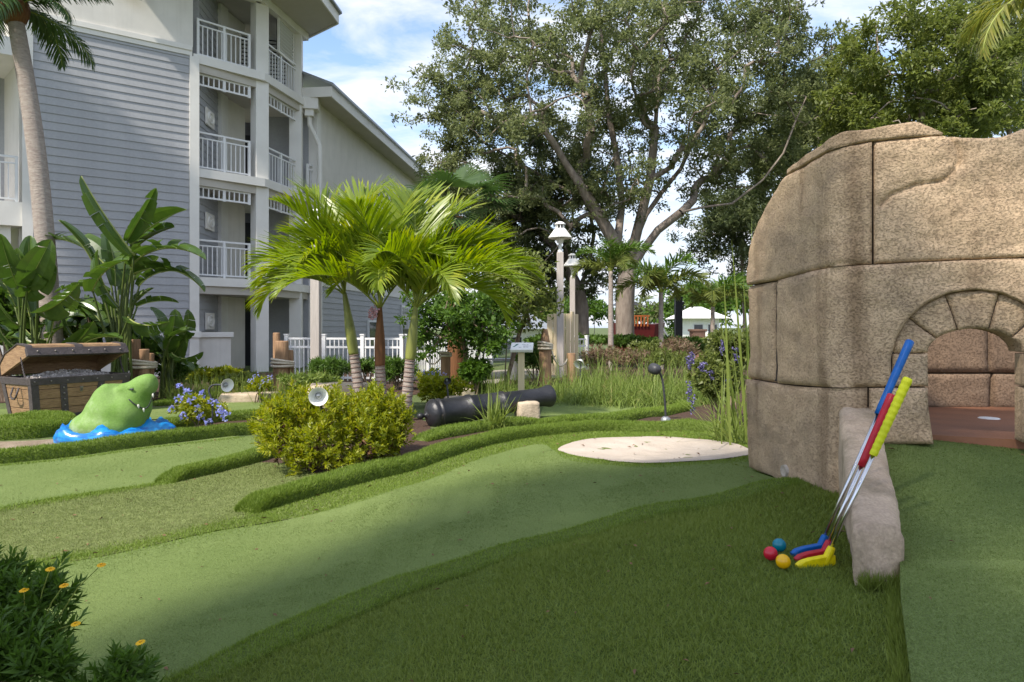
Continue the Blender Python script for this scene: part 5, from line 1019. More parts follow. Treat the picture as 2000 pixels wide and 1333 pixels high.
# the big yellow green bush and its neighbour
def sphere_set(lst, Y): return [at(a, b, Y+dy) for a, b, dy in lst]
bush('yellow_bush', G(600, 915), sphere_set([(570, 815, 0), (640, 812, .1), (700, 825, .1), (560, 865, -.1), (630, 870, -.15), (700, 860, -.05), (600, 905, -.2), (540, 840, .1), (670, 905, -.15), (600, 800, .25), (690, 808, .3)], 5.05), [.18, .20, .17, .17, .17, .16, .11, .15, .11, .13, .13], 820, 15, .046, .015, 'yellow_leaf', 'dense yellow green bush around the round white floodlight', 'bush', extra=('dry_leaf', .10), stems=22, shoot=.10)
bush('yellow_bush', G(760, 905), sphere_set([(735, 800, .1), (765, 820, .1), (745, 850, 0), (770, 862, .1), (730, 880, -.1)], 5.25), [.16, .12, .13, .09, .10], 420, 15, .046, .015, 'yellow_leaf', 'smaller yellow green bush between the big bush and the cannon', 'bush', extra=('dry_leaf', .2), stems=14, shoot=.10)
MB().tube(smooth_path([G(680, 880, .12), G(700, 905, .06), G(735, 925, .03)], 5), [.012-.0006*i for i in range(11)], 7).build('fallen_branch', 'twig', label='bare fallen branch under the yellow bush', cat='branch', smooth=True)
# plumbago
def flowers(parent, spots, Y, r, m, n=10, size=.02, name='flower'):
    for (px, py) in spots:
        c = at(px, py, Y+random.uniform(-.15, .1)); k = rng.normal(0, 1, (n, 3)); k = nrm(k+[0, -.3, .4])*r*rng.uniform(.5, 1, (n, 1)); p = np.array(c)+k; q = rosettes(p, k, 5, size, size*.75, 1.0, .2); link(name, npmesh(name, q, None, m), parent, kind='stuff')
o = shrub(395, 800, 7.3, 58, 34, 'yellow_leaf', 'wispy plumbago with pale blue flowers beside the goosenecked light', 420, 6, .055, .018, spread=1.2)
flowers(o, [(335, 804), (352, 760), (366, 770), (372, 783), (385, 800), (393, 815), (396, 772), (417, 787), (432, 802), (442, 815), (428, 810), (350, 782), (360, 815), (405, 828)], 7.1, .05, 'petal_blue', 12, .026)
o = shrub(845, 735, 10.4, 30, 16, 'yellow_leaf', 'small plumbago with blue flowers behind the leaning palm', 250, 6, .06, .02); flowers(o, [(830, 728), (845, 733), (856, 722), (866, 735)], 10.2, .06, 'petal_blue')
o = shrub(505, 752, 10.6, 28, 16, 'yellow_leaf', 'small plumbago with blue flowers beside the roped pilings', 250, 6, .06, .02); flowers(o, [(490, 745), (500, 735), (516, 748), (528, 740), (510, 756)], 10.4, .06, 'petal_blue')
# ornamental grasses
def tuft(name, base, n, L, w, spread, m, label, group=None, cat='grass clump', droop=1.0, r=.08, rise=1.1):
    b = np.array(base); a = rng.uniform(0, 2*PI, n); el = np.clip(rng.normal(rise, spread, n), .2, 1.55); d = np.stack([np.cos(a)*np.cos(el), np.sin(a)*np.cos(el), np.sin(el)], 1); ll = L*rng.uniform(.55, 1.15, n)[:, None]
    p0 = b+np.stack([rng.normal(0, r, n), rng.normal(0, r, n), np.full(n, -.01)], 1); s = nrm(np.cross(d, [[0, 0, 1.]]))*w/2; pts = [p0]; cur = d
    for k in range(4): pts.append(pts[-1]+cur*ll/4); cur = nrm(cur+np.array([0, 0, -.28*droop])*np.cos(el)[:, None]*1.6)
    ws = [.8, 1, .85, .55, .05]; V = np.stack([q for p, k in zip(pts, ws) for q in (p-s*k, p+s*k)], 1); f = (np.arange(n)[:, None, None]*10+np.array([[2*i, 2*i+1, 2*i+3, 2*i+2] for i in range(4)])[None]).reshape(-1, 4)
    o = thing(name, base, label, cat, group); link('blades', npmesh('blades', V.reshape(-1, 3), f, m), o, kind='stuff'); return o
for i, (px, Y) in enumerate([(1050, 11), (1090, 10.5), (1130, 11.2), (1165, 10.4), (1200, 11), (1235, 10.2), (1270, 10.8), (1305, 10.2), (1340, 9.8), (1110, 12.4), (1190, 12.5), (1260, 12.5), (1320, 12), (1370, 11), (1385, 9.6), (1150, 14), (1200, 13.6), (1255, 13.4), (1310, 13), (1350, 13.2), (1145, 9.7), (1215, 9.5), (1285, 9.4)]):
    x = at(px, 700, Y).x; tuft('muhly_grass', (x, Y, h1(x, Y)), 300, .8, .009, .34, 'grass_long', 'arching wispy ornamental grass behind the far green', 'ornamental grasses behind the far green', droop=2.6, r=.15, rise=.72)
for i, (px, Y) in enumerate([(980, 12), (1015, 13), (940, 12.8), (450, 11), (400, 10.8), (490, 11.2), (360, 11), (590, 11), (560, 10.5), (630, 10.6)]):
    x = at(px, 700, Y).x; tuft('ornamental_grass', (x, Y, h1(x, Y)), 200, .5, .009, .4, 'grass_long', 'short tufted grass in the rear planting bed', 'short tufts in the rear beds', r=.14)
x, y, z = G(968, 838); tuft('strap_leaf_plant', (x, y, z), 75, .42, .016, .35, 'reed', 'strap leaved tuft growing in front of the cannon', None, 'plant', .7, .05, 1.0)
for i, (px, Y, L, n, l) in enumerate([(1415, 5.6, .62, 55, 'pale strap leaved tuft at the foot of the fort wall'), (1440, 5.2, .55, 40, 'small strap leaved tuft touching the fort wall')]):
    x = at(px, 700, Y).x; tuft('strap_leaf_plant', (x, Y, h1(x, Y)), n, L, .012, .35, 'reed', l, None, 'plant', .8, .06, .95)
for i, (px, Y, L, l) in enumerate([(1456, 5.4, 1.1, 'tall reeds rising along the edge of the fort wall'), (1488, 5.0, 1.7, 'tallest reeds behind the fort wall edge')]):
    x = at(px, 700, Y).x; tuft('tall_reed', (x, Y, h1(x, Y)), 12, L, .02, .12, 'reed', l, None, 'reeds', .9, .09, 1.40)
o = shrub(1405, 730, 6.6, 52, 60, 'bright_leaf', 'salvia bush with purple flower spikes beside the fort wall', 800, 6, .065, .02, spread=1.1)
o2 = shrub(1425, 680, 7.6, 50, 60, 'bright_leaf', 'light leafy shrub behind the salvia', 700, 6, .07, .022, spread=1.2)
for (px, py, h) in [(1345, 765, 40), (1352, 790, 45), (1347, 710, 25), (1352, 700, 22), (1410, 680, 25), (1438, 695, 28), (1420, 752, 18), (1388, 735, 20), (1372, 720, 20)]:
    q0 = at(px, py, 6.4); mb = MB(); pts = np.array([q0+Vector((random.gauss(0, .012), random.gauss(0, .012), random.uniform(-.5, .5)*h/F*6.4)) for _ in range(26)]); link('flower_spike', npmesh('spike', rosettes(pts, np.tile([0, 0, 1.], (26, 1)), 5, .022, .014, 1.2, 0), None, 'salvia'), o)
# marguerite bush at the lower edge
def daisy_bush(base, cs, rs, n, label, heads):
    o = bush('daisy_bush', base, cs, rs, n, 20, .042, .0095, 'daisy_leaf', label, 'bush', stems=16, spread=.95, up=.7, squash=1, shoot=.06)
    for i, (px, py, Y, m) in enumerate(heads):
        c = at(px, py, Y); nn = Vector((random.uniform(-.3, .3), -.2, 1)).normalized(); u = nn.orthogonal().normalized(); w = nn.cross(u); mb = MB()
        for k in range(13):
            a = 2*PI*k/13; d = u*math.cos(a)+w*math.sin(a); s = nn.cross(d)*.0022; mb.add([c+d*.003-s, c+d*.003+s, c+d*.0095+s-nn*.001, c+d*.0115-nn*.002, c+d*.0095-s-nn*.001], [(0, 1, 2, 3, 4)])
        f = mb.build('flower', m, o); MB().sphere(c+nn*.002, .0034, 8, 6, (1, 1, .7)).build('flower_eye', 'petal_yellow' if m != 'petal_red' else 'twig', f, smooth=True)
        b0 = Vector(cs[0]).lerp(c, .2)-Vector((0, 0, .05)); MB().tube([b0, b0.lerp(c, .6)+Vector((0, 0, .02)), c], [.0018, .0015, .0012], 5).build('flower_stem', 'palm_stem', o)
YB = 1.72
daisy_bush((-1.32, 1.75, h1(-1.32, 1.75)), sphere_set([(50, 1250, 0), (0, 1230, .05), (85, 1190, .05), (95, 1270, -.05), (30, 1320, -.1), (-20, 1300, -.1), (85, 1320, -.12), (-20, 1150, .1), (98, 1160, .05), (20, 1180, .1)], YB), [.06, .075, .045, .032, .07, .09, .04, .05, .028, .055], 340, 'dark green daisy bush with yellow flowers at the fairway edge', [(98, 1111, 1.72, 'petal_yellow'), (47, 1152, 1.7, 'petal_yellow'), (198, 1103, 1.75, 'petal_yellow'), (125, 1143, 1.7, 'petal_yellow'), (148, 1218, 1.66, 'petal_yellow')])
daisy_bush((-.92, 1.66, h1(-.92, 1.66)), sphere_set([(232, 1325, 0), (250, 1310, 0), (222, 1345, 0), (256, 1345, 0)], 1.62), [.022, .018, .04, .035], 46, 'small sprig of the daisy bush with one bud', [(274, 1254, 1.62, 'petal_yellow')])
# ------------------------------------------------------------ treasure chest
def chest():
    c = Vector((-5.87, 8.33, h1(-5.87, 8.33))); fx = Vector((.5, .866, 0)); lx = Vector((-.866, .5, 0)); LF, LD, H = 1.22, .74, .52
    o = thing('treasure_chest', c+fx*.6+lx*.37, 'open wooden treasure chest with black iron bands full of trinkets', 'chest'); up = Vector((0, 0, 1)); tp = .07
    def pt(u, v, w): return c+fx*(tp*(1-w/H)*(1 if u < LF/2 else -1)+u)+lx*(tp*(1-w/H)*(1 if v < LD/2 else -1)+v)+up*w
    def slab(u0, u1, v0, v1, w0, w1, m, name, par=o, bevel=.004):
        mb = MB(); mb.add([pt(u, v, w) for w in (w0, w1) for u, v in ((u0, v0), (u1, v0), (u1, v1), (u0, v1))], [(3, 2, 1, 0), (4, 5, 6, 7), (0, 1, 5, 4), (1, 2, 6, 5), (2, 3, 7, 6), (3, 0, 4, 7)]); return mb.build(name, m, par, bevel=bevel)
    n = 4; t = .035
    for i in range(n):
        w0, w1 = H*.93*i/n+.02, H*.93*(i+1)/n+.014
        slab(.0, LF, 0, t, w0, w1, 'chest_wood', 'plank'); slab(.0, LF, LD-t, LD, w0, w1, 'chest_wood', 'plank'); slab(0, t, t+.001, LD-t-.001, w0, w1, 'chest_wood', 'plank'); slab(LF-t, LF, t+.001, LD-t-.001, w0, w1, 'chest_wood', 'plank')
    slab(t, LF-t, t, LD-t, 0, .03, 'chest_iron', 'bottom')
    e = .012
    for u in (-e, LF-.075):
        for v in (-e, LD-.075): slab(u, u+.075+e, v, v+.075+e, -.0, H, 'chest_iron', 'corner_band')
    for v0, v1 in ((-e-.002, .045), (LD-.045, LD+e+.002)): slab(-e-.004, LF+e+.004, v0, v1, H-.085, H+.004, 'chest_iron', 'rim_band'); slab(-e-.003, LF+e+.003, v0, v1, -.004, .05, 'chest_iron', 'base_band')
    for u0, u1 in ((-e-.004, .045), (LF-.045, LF+e+.004)): slab(u0, u1, .046, LD-.046, H-.085, H+.002, 'chest_iron', 'rim_band'); slab(u0, u1, .046, LD-.046, -.002, .05, 'chest_iron', 'base_band')
    for u in (.32, .82):
        b = slab(u, u+.085, -e, .001, .05, H-.086, 'chest_iron', 'strap')
        for k in range(5): MB().sphere(pt(u+.042, -e-.002, .09+k*.075), .012, 8, 6).build('rivet', 'rivet', b, smooth=True)
    for k in range(7): MB().sphere(pt(.03+k*.19, -e-.004, H-.04), .011, 8, 6).build('rivet', 'rivet', o, smooth=True)
    slab(.56, .64, -.012, .001, H-.20, H-.13, 'rivet', 'lock_plate'); slab(.58, .62, -.018, -.011, H-.185, H-.15, 'chest_iron', 'keyhole')
    # ring handle on the end
    q = pt(-.02, LD*.5, H-.12); MB().tube([q-lx*.07+up*.0, q-lx*.07-up*.10-fx*.03, q-lx*.03-up*.14-fx*.03, q+lx*.03-up*.14-fx*.03, q+lx*.07-up*.10-fx*.03, q+lx*.07], .011, 8).build('handle', 'chest_iron', o, smooth=True)
    # lid: half hexagon shell, hinged on the back edge
    a = R(22); hin = pt(0, LD, H)+up*.015; vx = (-lx)*math.cos(a)+up*math.sin(a); vy = lx*math.sin(a)+up*math.cos(a)
    prof = [(0, 0), (.02, .14), (.2, .22), (.54, .22), (.72, .13), (.74, 0)]; inner = [(.035, .0), (.055, .125), (.215, .187), (.525, .187), (.685, .115), (.705, 0)]
    def lp(u, p): return hin+fx*u+vx*p[0]+vy*p[1]
    for k in range(5):
        mb = MB(); A, B, C, D = prof[k], prof[k+1], inner[k+1], inner[k]
        mb.add([lp(u, q) for u in (0, LF) for q in (A, B, C, D)], [(0, 1, 2, 3), (7, 6, 5, 4), (0, 4, 5, 1), (1, 5, 6, 2), (2, 6, 7, 3), (3, 7, 4, 0)]); mb.build('lid_plank', 'chest_wood', o)
    for u0, u1 in ((.0, .04), (LF-.04, LF)):
        mb = MB(); n = len(inner); mb.add([lp(u, q) for u in (u0, u1) for q in inner], [tuple(range(n)), tuple(range(2*n-1, n-1, -1))]+[(i+n, (i+1) % n+n, (i+1) % n, i) for i in range(n)]); mb.build('lid_end', 'chest_wood', o)
    def lidband(u0, u1, g=.012):
        for k in range(5):
            mb = MB(); A, B = Vector(prof[k]+(0,)), Vector(prof[k+1]+(0,)); cc = Vector((.37, .1, 0)); A2, B2 = A+(A-cc).normalized()*g, B+(B-cc).normalized()*g; A1, B1 = A-(A-cc)*.02, B-(B-cc)*.02
            mb.add([lp(u, q) for u in (u0, u1) for q in (A2[:2], B2[:2], B1[:2], A1[:2])], [(0, 1, 2, 3), (7, 6, 5, 4), (0, 4, 5, 1), (1, 5, 6, 2), (2, 6, 7, 3), (3, 7, 4, 0)]); mb.build('lid_band', 'chest_iron', o)
    lidband(-.012, .06); lidband(LF*.5-.05, LF*.5+.05); lidband(LF-.06, LF+.012)
    mb = MB(); A, B = (.715, -.012), (.715, .075)
    mb.add([lp(u, q) for u in (-.014, LF+.014) for q in ((.70, -.012), (.758, -.012), (.75, .09), (.70, .09))], [(0, 1, 2, 3), (7, 6, 5, 4), (0, 4, 5, 1), (1, 5, 6, 2), (2, 6, 7, 3), (3, 7, 4, 0)]); b = mb.build('lid_rim', 'chest_iron', o)
    for k in range(6): MB().sphere(lp(.1+k*.205, (.757, .04)), .012, 8, 6).build('rivet', 'rivet', b, smooth=True)
    for u0 in (-.02, LF-.02):
        pts = []; A = lp(u0+.02, (.55, .03)); B = pt(u0+.02, .05, H); ch = MB()
        for k in range(27):
            t = k/26; p = A.lerp(B, t)-up*.10*math.sin(PI*t); ch.sphere(p, .013, 6, 5, (1, .6, 1.3) if k % 2 else (.6, 1, 1.3))
        ch.build('chain', 'chest_iron', o, smooth=True)
    # heap of trinkets
    q = []
    mb = MB(); nu, nv = 22, 14; vs = []
    for j in range(nv):
        for i in range(nu):
            u = .05+(LF-.1)*i/(nu-1); v = .05+(LD-.1)*j/(nv-1); vs.append(pt(u, v, H)-up*(.07-.13*math.sin(PI*i/(nu-1))**.5*math.sin(PI*min(1, j/(nv-1)*1.1))**.6)+up*.02*vnoise(u, v, 0, 9))
    mb.add(vs, [(j*nu+i, j*nu+i+1, (j+1)*nu+i+1, (j+1)*nu+i) for j in range(nv-1) for i in range(nu-1)])
    hp = mb.build('treasure_heap', 'gem_pile', label='heap of silvery trinkets and beads filling the open chest', cat='treasure'); ck = MB()
    for k in range(900):
        p = Vector(vs[random.randrange(len(vs))])+fx*random.uniform(-.03, .03)+lx*random.uniform(-.025, .025); s = random.uniform(.007, .017); ck.box(p, (s*2, s*1.4, s), rot=Matrix.Rotation(random.uniform(0, 6), 3, Vector((random.gauss(0, 1), random.gauss(0, 1), random.gauss(0, 1))).normalized()))
    ck.build('trinkets', 'gem_pile', hp, kind='stuff')
chest()
# ------------------------------------------------------------ crocodile figure rising from blue water
def gator():
    Y = 6.75; z0 = h1(at(190, 850, Y).x, Y); base = at(195, 850, Y); base.z = z0
    o = thing('crocodile_figure', base, 'painted green crocodile head rising from the ground, snout tilted up', 'statue')
    mb = MB()
    def z4(x, y, dy=0): return at(x/5.88, 650+y/5.88, Y+dy)       # positions read off an enlarged view
    def lump(x, y, r, dy=0, sc=(1, 1, 1), rot=None): mb.sphere(z4(x, y, dy), r, 16, 12, sc, rot)
    tilt = lambda d: Matrix.Rotation(R(d), 3, 'Y')
    for x, y, dy, sc in [(1230, 1065, 0, (.35, .28, .17)), (1290, 930, 0, (.26, .24, .23)), (1285, 770, 0, (.185, .19, .165)), (1480, 890, -.01, (.20, .19, .20)), (1545, 765, -.02, (.16, .15, .17)), (1625, 650, -.03, (.125, .12, .14)), (1700, 565, -.04, (.095, .11, .09)), (1745, 600, -.04, (.06, .10, .09)), (1630, 850, -.02, (.10, .11, .13)), (1215, 650, -.10, (.07, .06, .065)), (1215, 650, .10, (.07, .06, .065)), (1425, 648, -.10, (.075, .06, .07)), (1425, 648, .10, (.075, .06, .07)), (1560, 1010, 0, (.12, .14, .12)), (1030, 1085, 0, (.13, .14, .08))]:
        lump(x, y, 1, dy, sc)
    body = mb.build('head', 'gator_green', o, smooth=True); rm = body.modifiers.new('remesh', 'REMESH'); rm.mode = 'VOXEL'; rm.voxel_size = .014; rm.use_smooth_shade = True; sm = body.modifiers.new('smooth', 'SMOOTH'); sm.factor = .7; sm.iterations = 45
    # eye, mouth line, teeth, nostril
    MB().sphere(z4(1502, 640, -.135), .030, 12, 8, (1.2, .6, .8)).build('eye', 'gator_green', o, smooth=True); MB().sphere(z4(1512, 652, -.158), .017, 10, 8, (1.3, .5, .6)).build('pupil', 'dark_metal', o, smooth=True)
    mth = [z4(1478, 765, -.175), z4(1530, 812, -.165), z4(1590, 848, -.135), z4(1650, 872, -.105), z4(1700, 850, -.085), z4(1735, 780, -.09), z4(1770, 690, -.09)]
    MB().tube(smooth_path(mth, 4), .0055, 6).build('mouth_line', 'dark_metal', o, smooth=True)
    for x, y, dy in ((1590, 838, -.142), (1650, 882, -.112), (1757, 715, -.10)):
        MB().lathe([(.001, -.03), (.008, -.014), (.0105, .004), (.004, .014)], z4(x, y, dy), (0, -.2, 1), 10).build('tooth', 'tooth', o, smooth=True)
    MB().sphere(z4(1790, 470, -.09), .012, 8, 6).build('nostril', 'dark_metal', o, smooth=True)
    # blue splash: rippled disc with a pointed tail
    n = 72; c = z4(1215, 1120); c.z = z0+.005; vs = []; fs = []; rings = [(1.0, -.02), (1.03, .04), (1.0, .10), (.9, .135), (.74, .11), (.5, .08), (.0, .08)]
    for k, (q, h) in enumerate(rings):
        for i in range(n):
            a = 2*PI*i/n; rx = .49+.05*math.exp(-((a if a < PI else a-2*PI)/.35)**2)*2.0; r = 1+.05*math.sin(5*a+1)+.03*math.sin(9*a+k); x = math.cos(a)*rx*r*q; y = math.sin(a)*.42*r*q
            vs.append((c.x+x, c.y+.12+y, c.z+h*(1+.28*math.sin(7*a+1.6*k)+.16*math.sin(13*a+2*k))+(.035*max(0, math.cos(a))**3 if 0 < k else 0)))
    fs = [(k*n+i, k*n+(i+1) % n, (k+1)*n+(i+1) % n, (k+1)*n+i) for k in range(len(rings)-1) for i in range(n)]
    m2 = MB(); m2.add(vs, fs); s = m2.build('water_splash', 'splash_blue', smooth=True, label='glossy blue moulded splash ring around the crocodile head', cat='splash'); 
gator()
# ------------------------------------------------------------ cannon
def cannon():
    a = at(836, 811, 7.0); b = at(1076, 773, 7.75); d = (b-a).normalized(); L = (b-a).length
    o = thing('cannon', a-Vector((0, 0, .14)), 'black iron cannon barrel resting on a pale stone block', 'cannon')
    p = [(0, -.02), (.05, -.018), (.09, 0), (.118, .02), (.138, .05), (.140, .075), (.130, .085), (.128, .11), (.138, .115), (.138, .135), (.128, .14), (.126, .45), (.134, .455), (.134, .485), (.122, .49), (.112, .85), (.119, .855), (.119, .885), (.106, .89), (.092, L-.16), (.094, L-.15), (.098, L-.10), (.112, L-.04), (.112, L-.015), (.10, L), (.062, L), (.058, L-.03), (.055, L-.25), (.0, L-.26)]
    p = [(r*1.12, h) for r, h in p]; MB().lathe(p, a, d, 32).build('barrel', 'cannon_iron', o, smooth=True, bevel=0)
    MB().lathe([(.0, -.115), (.025, -.112), (.036, -.09), (.034, -.07), (.018, -.05), (.022, -.03), (.06, -.012)], a, d, 20).build('cascabel', 'cannon_iron', o, smooth=True)
    for s in (-1, 1):
        sd = d.cross(Vector((0, 0, 1))).normalized()*s; MB().lathe([(.045, .08), (.045, .19), (.038, .2), (0, .2)], a+d*(L*.55)-Vector((0, 0, .03)), sd, 16).build('trunnion', 'cannon_iron', o, smooth=True)
    for e in body_mods(o): pass
    def rock(px, py, Y, s, label, name='stone_block', rz=0, m='pale_rock'):
        c = at(px, py, Y); me = bmesh.new(); bmesh.ops.create_cube(me, size=1); bmesh.ops.subdivide_edges(me, edges=me.edges[:], cuts=7, use_grid_fill=True)
        for v in me.verts:
            q = v.co.copy(); k = 1-.12*(q.length/.866)**4; q *= k; q = Vector((q.x*s[0], q.y*s[1], q.z*s[2])); nz = vnoise(q.x+px, q.y, q.z, 6)*.03+vnoise(q.x, q.y+px, q.z, 18)*.012; v.co = q*(1+nz*2.2)
        mesh = bpy.data.meshes.new(name); me.to_mesh(mesh); me.free(); mesh.polygons.foreach_set('use_smooth', [True]*len(mesh.polygons)); mesh.materials.append(M[m]); z = h1(c.x, c.y); link(name, mesh, None, Matrix.Translation((c.x, c.y, z+s[2]*.5-.03))@Matrix.Rotation(rz, 4, 'Z'), label=label, cat='rock')
    rock(1030, 820, 7.45, (.25, .2, .235), 'pale stone block propping up the cannon', rz=.3)
    rock(665, 758, 8.9, (.75, .5, .42), 'pale boulder beside the first palm trunk', 'boulder'); rock(760, 770, 8.3, (.42, .4, .3), 'pinkish rock between the palm trunks', 'boulder', 1.0); rock(890, 770, 9.2, (.3, .3, .2), 'small rock near the leaning palm', 'boulder')
    rock(905, 740, 11.5, (.3, .3, .2), 'small rock at the foot of the leafy tree', 'boulder', .6); rock(490, 757, 10.9, (.9, .5, .16), 'flat pale rock edging the rear bed', 'boulder', .2)
def body_mods(o): return []
cannon()
# ------------------------------------------------------------ pilings with rope
def pilings(spec, label, rope=None, Y=12, group='roped timber pilings', sag=None):
    """spec: (px, pytop, width px, dy, pointed)"""
    x0 = at(spec[0][0], 700, Y); o = thing('timber_piling', (x0.x, Y, h1(x0.x, Y)), label, 'piling', group)
    for i, (px, pt_, w, dy, pt2) in enumerate(spec):
        t = at(px, pt_, Y+dy); r = w/2/F*Y; z0 = h1(t.x, t.y)-.05; h = t.z-z0; prof = [(r*1.03, 0), (r, h*.5), (r*.97, h-.02), (r*.9, h-.002), (0, h)] if not pt2 else [(r*1.05, 0), (r, h*.55), (r*.95, h*.7), (r*.55, h*.93), (r*.4, h), (0, h)]
        MB().lathe(prof, (t.x, t.y, z0), (random.uniform(-.01, .01), 0, 1), 16).build('post', 'piling', o, smooth=True)
    if rope:
        cx, cy, rx, ry, py, n = rope; c = at(cx, py, Y+cy)
        for k in range(n):
            pts = [c+Vector((math.cos(a)*rx/F*Y, math.sin(a)*ry, .010*k*4.6+.02*math.cos(a+k)-.02*math.cos(a))) for a in np.linspace(0, 2*PI, 25)]; MB().tube(pts, .024, 7, False).build('rope', 'rope', o, smooth=True)
    return o
pilings([(264, 663, 20, 0, 0), (281, 682, 20, -.16, 0), (292, 690, 16, .1, 0)], 'pair of timber posts bound with rope behind the crocodile', (278, -.06, 24, .21, 717, 3), 11)
pilings([(541, 650, 14, .1, 0), (550, 666, 26, -.05, 0), (566, 684, 16, .12, 0)], 'stout bundled timber posts bound with white rope by the corner column', (552, 0, 20, .20, 715, 3), 12.3)
pilings([(617, 708, 15, 0, 0)], 'short timber post at the foot of the grey lamp post', None, 13.6)
pilings([(1065, 643, 24, 0, 1)], 'pointed timber post with rope coils beside the signpost', (1065, 0, 13.5, .15, 681, 3), 13.4)
pilings([(870, 695, 19, 0, 0)], 'low timber post with loose rope among the leafy trees', (870, 0, 11, .12, 695, 2), 13)
pilings([(1116, 690, 18, 0, 0)], 'low timber post holding the far end of the hanging rope', None, 13.6)
a_ = at(1076, 682, 13.4); b_ = at(1112, 692, 13.6); MB().tube([a_.lerp(b_, t)-Vector((0, 0, 1.0*t*(1-t)*1.15)) for t in np.linspace(0, 1, 14)], .018, 7).build('hanging_rope', 'rope', smooth=True, label='pale rope slung between two posts beside the screen', cat='rope')
a_ = at(830, 700, 13.2); b_ = at(862, 697, 13); MB().tube([a_.lerp(b_, t)-Vector((0, 0, 1.0*t*(1-t)*.5)) for t in np.linspace(0, 1, 10)], .016, 7).build('hanging_rope', 'rope', smooth=True, label='pale rope trailing from the low post under the trees', cat='rope')
# ------------------------------------------------------------ lamp posts
def lamp(px, pyt, Y, label, sc=1, basew=.11):
    t = at(px, pyt, Y); x = t.x; o = thing('lamp_post', (x, Y, 0), label, 'lamp post', 'timber lamp posts'); top = t.z; s = sc
    MB().box((x, Y, (top-.95*s)/2-.05), (basew*1.5, basew*1.5, top-.95*s+.1)).build('post', 'grey_wood', o, bevel=.012)
    MB().lathe([(.075*s, 0), (.075*s, .06*s), (.055*s, .1*s), (.05*s, .28*s), (.09*s, .3*s), (.12*s, .42*s), (.13*s, .45*s)], (x, Y, top-.96*s), sides=18).build('lamp_neck', 'white_paint', o, smooth=True)
    MB().lathe([(.13*s, 0), (.36*s, -.02*s), (.37*s, .0), (.17*s, .27*s), (.15*s, .28*s)], (x, Y, top-.50*s), sides=24).build('lamp_shade', 'white_paint', o)
    MB().lathe([(.10*s, 0), (.10*s, .13*s)], (x, Y, top-.24*s), sides=18).build('vent_core', 'dark_metal', o)
    for k in range(8):
        a = 2*PI*k/8; MB().box((x+math.cos(a)*.125*s, Y+math.sin(a)*.125*s, top-.17*s), (.03*s, .03*s, .14*s), a).build('vent_bar', 'white_paint', o)
    MB().lathe([(.17*s, 0), (.165*s, .03*s), (.09*s, .08*s), (.03*s, .1*s), (0, .1*s)], (x, Y, top-.10*s), sides=20).build('cap', 'white_paint', o)
lamp(1094, 433, 16.4, 'tall lamp post with white conical shade beside the cream screen', .78, .105); lamp(1118, 495, 21, 'lamp post with white conical shade farther along the screen', .78, .105); lamp(617, 408, 13.7, 'grey lamp post rising behind the palm fronds with hidden shade', .6, .12)
# ------------------------------------------------------------ tee sign
def sign():
    Y = 9.2; p = at(1018, 690, Y); gz_ = h1(p.x, Y); o = thing('hole_sign', (p.x, Y, gz_), 'small tilted white hole sign on a cream post behind the cannon', 'sign'); ztop = at(1018, 684, Y).z
    MB().box((p.x, Y, (ztop+gz_)/2-.03), (.088, .088, ztop-gz_+.06)).build('post', 'cream_wood', o, bevel=.006)
    w = Matrix.Translation((p.x+.01, Y-.03, ztop+.035))@Matrix.Rotation(R(-6), 4, 'Z')@Matrix.Rotation(R(28), 4, 'X'); b = MB().box((0, 0, 0), (.30, .20, .045)).build('board', 'white_paint', o, w=w, bevel=.008)
    lg = MB(); lg.add([(-.125, -.025, .0235), (-.10, -.03, .0235), (-.06, .03, .0235), (-.045, .055, .0235), (-.08, .05, .0235), (-.10, .0, .0235)], [(0, 1, 2, 3, 4, 5)]); lg.build('emblem', 'sign_green', b, w=w)
    for i, (x0, x1, y) in enumerate([(-.04, -.005, -.035), (.0, .05, .035), (.06, .085, .035), (.02, .05, -.03), (.055, .09, -.03), (.10, .12, .0), (.02, .09, .0)]): MB().box(((x0+x1)/2, y, .0232), (x1-x0, .012, .0012)).build('lettering', 'sign_grey', b, w=w)
sign()
# ------------------------------------------------------------ garden lights
def flood(base, head, aim, r, label, m='white_paint', pts=None, stem='dark_metal', depth=None, ball=False):
    b = Vector(base); h = Vector(head); a = Vector(aim).normalized(); o = thing('garden_light', b, label, 'light', 'low garden lights'); dp = depth or r*1.1
    P = pts or [b-Vector((0, 0, .05)), b.lerp(h, .6)+Vector((0, 0, .02)), h-a*dp]
    MB().tube(smooth_path(P, 6), .0095*max(1, r/.075), 8).build('stem', stem, o, smooth=True)
    if ball: MB().lathe([(0, -.075), (.035, -.07), (.055, -.045), (.06, 0), (.058, .035), (.05, .04), (.04, .015), (0, .01)], h, a, 20).build('housing', m, o, smooth=True)
    else:
        MB().lathe([(.0, -dp), (r*.35, -dp*.98), (r*.55, -dp*.7), (r*.72, -dp*.4), (r*.98, 0), (r, .004), (r*.94, .0), (r*.68, -dp*.38), (r*.4, -dp*.62), (0, -dp*.64)], h, a, 28).build('shade', m, o, smooth=True)
        MB().sphere(h-a*dp*.45, r*.36, 14, 10).build('bulb', 'grey_metal', o, smooth=True)
p = G(645, 890); q = at(622, 775, 4.72); flood(p, q, (.25, -.9, -.1), .066, 'round white floodlight poking out of the yellow bush')
p = at(413, 820, 7.15); p.z = h1(p.x, p.y); q = at(444, 753, 7.1); flood(p, q, (.75, -.62, -.1), .07, 'white floodlight on a curved black gooseneck above the plumbago', pts=[p-Vector((0, 0, .05)), at(415, 790, 7.15), at(408, 765, 7.15), at(415, 753, 7.15), at(432, 752, 7.12)])
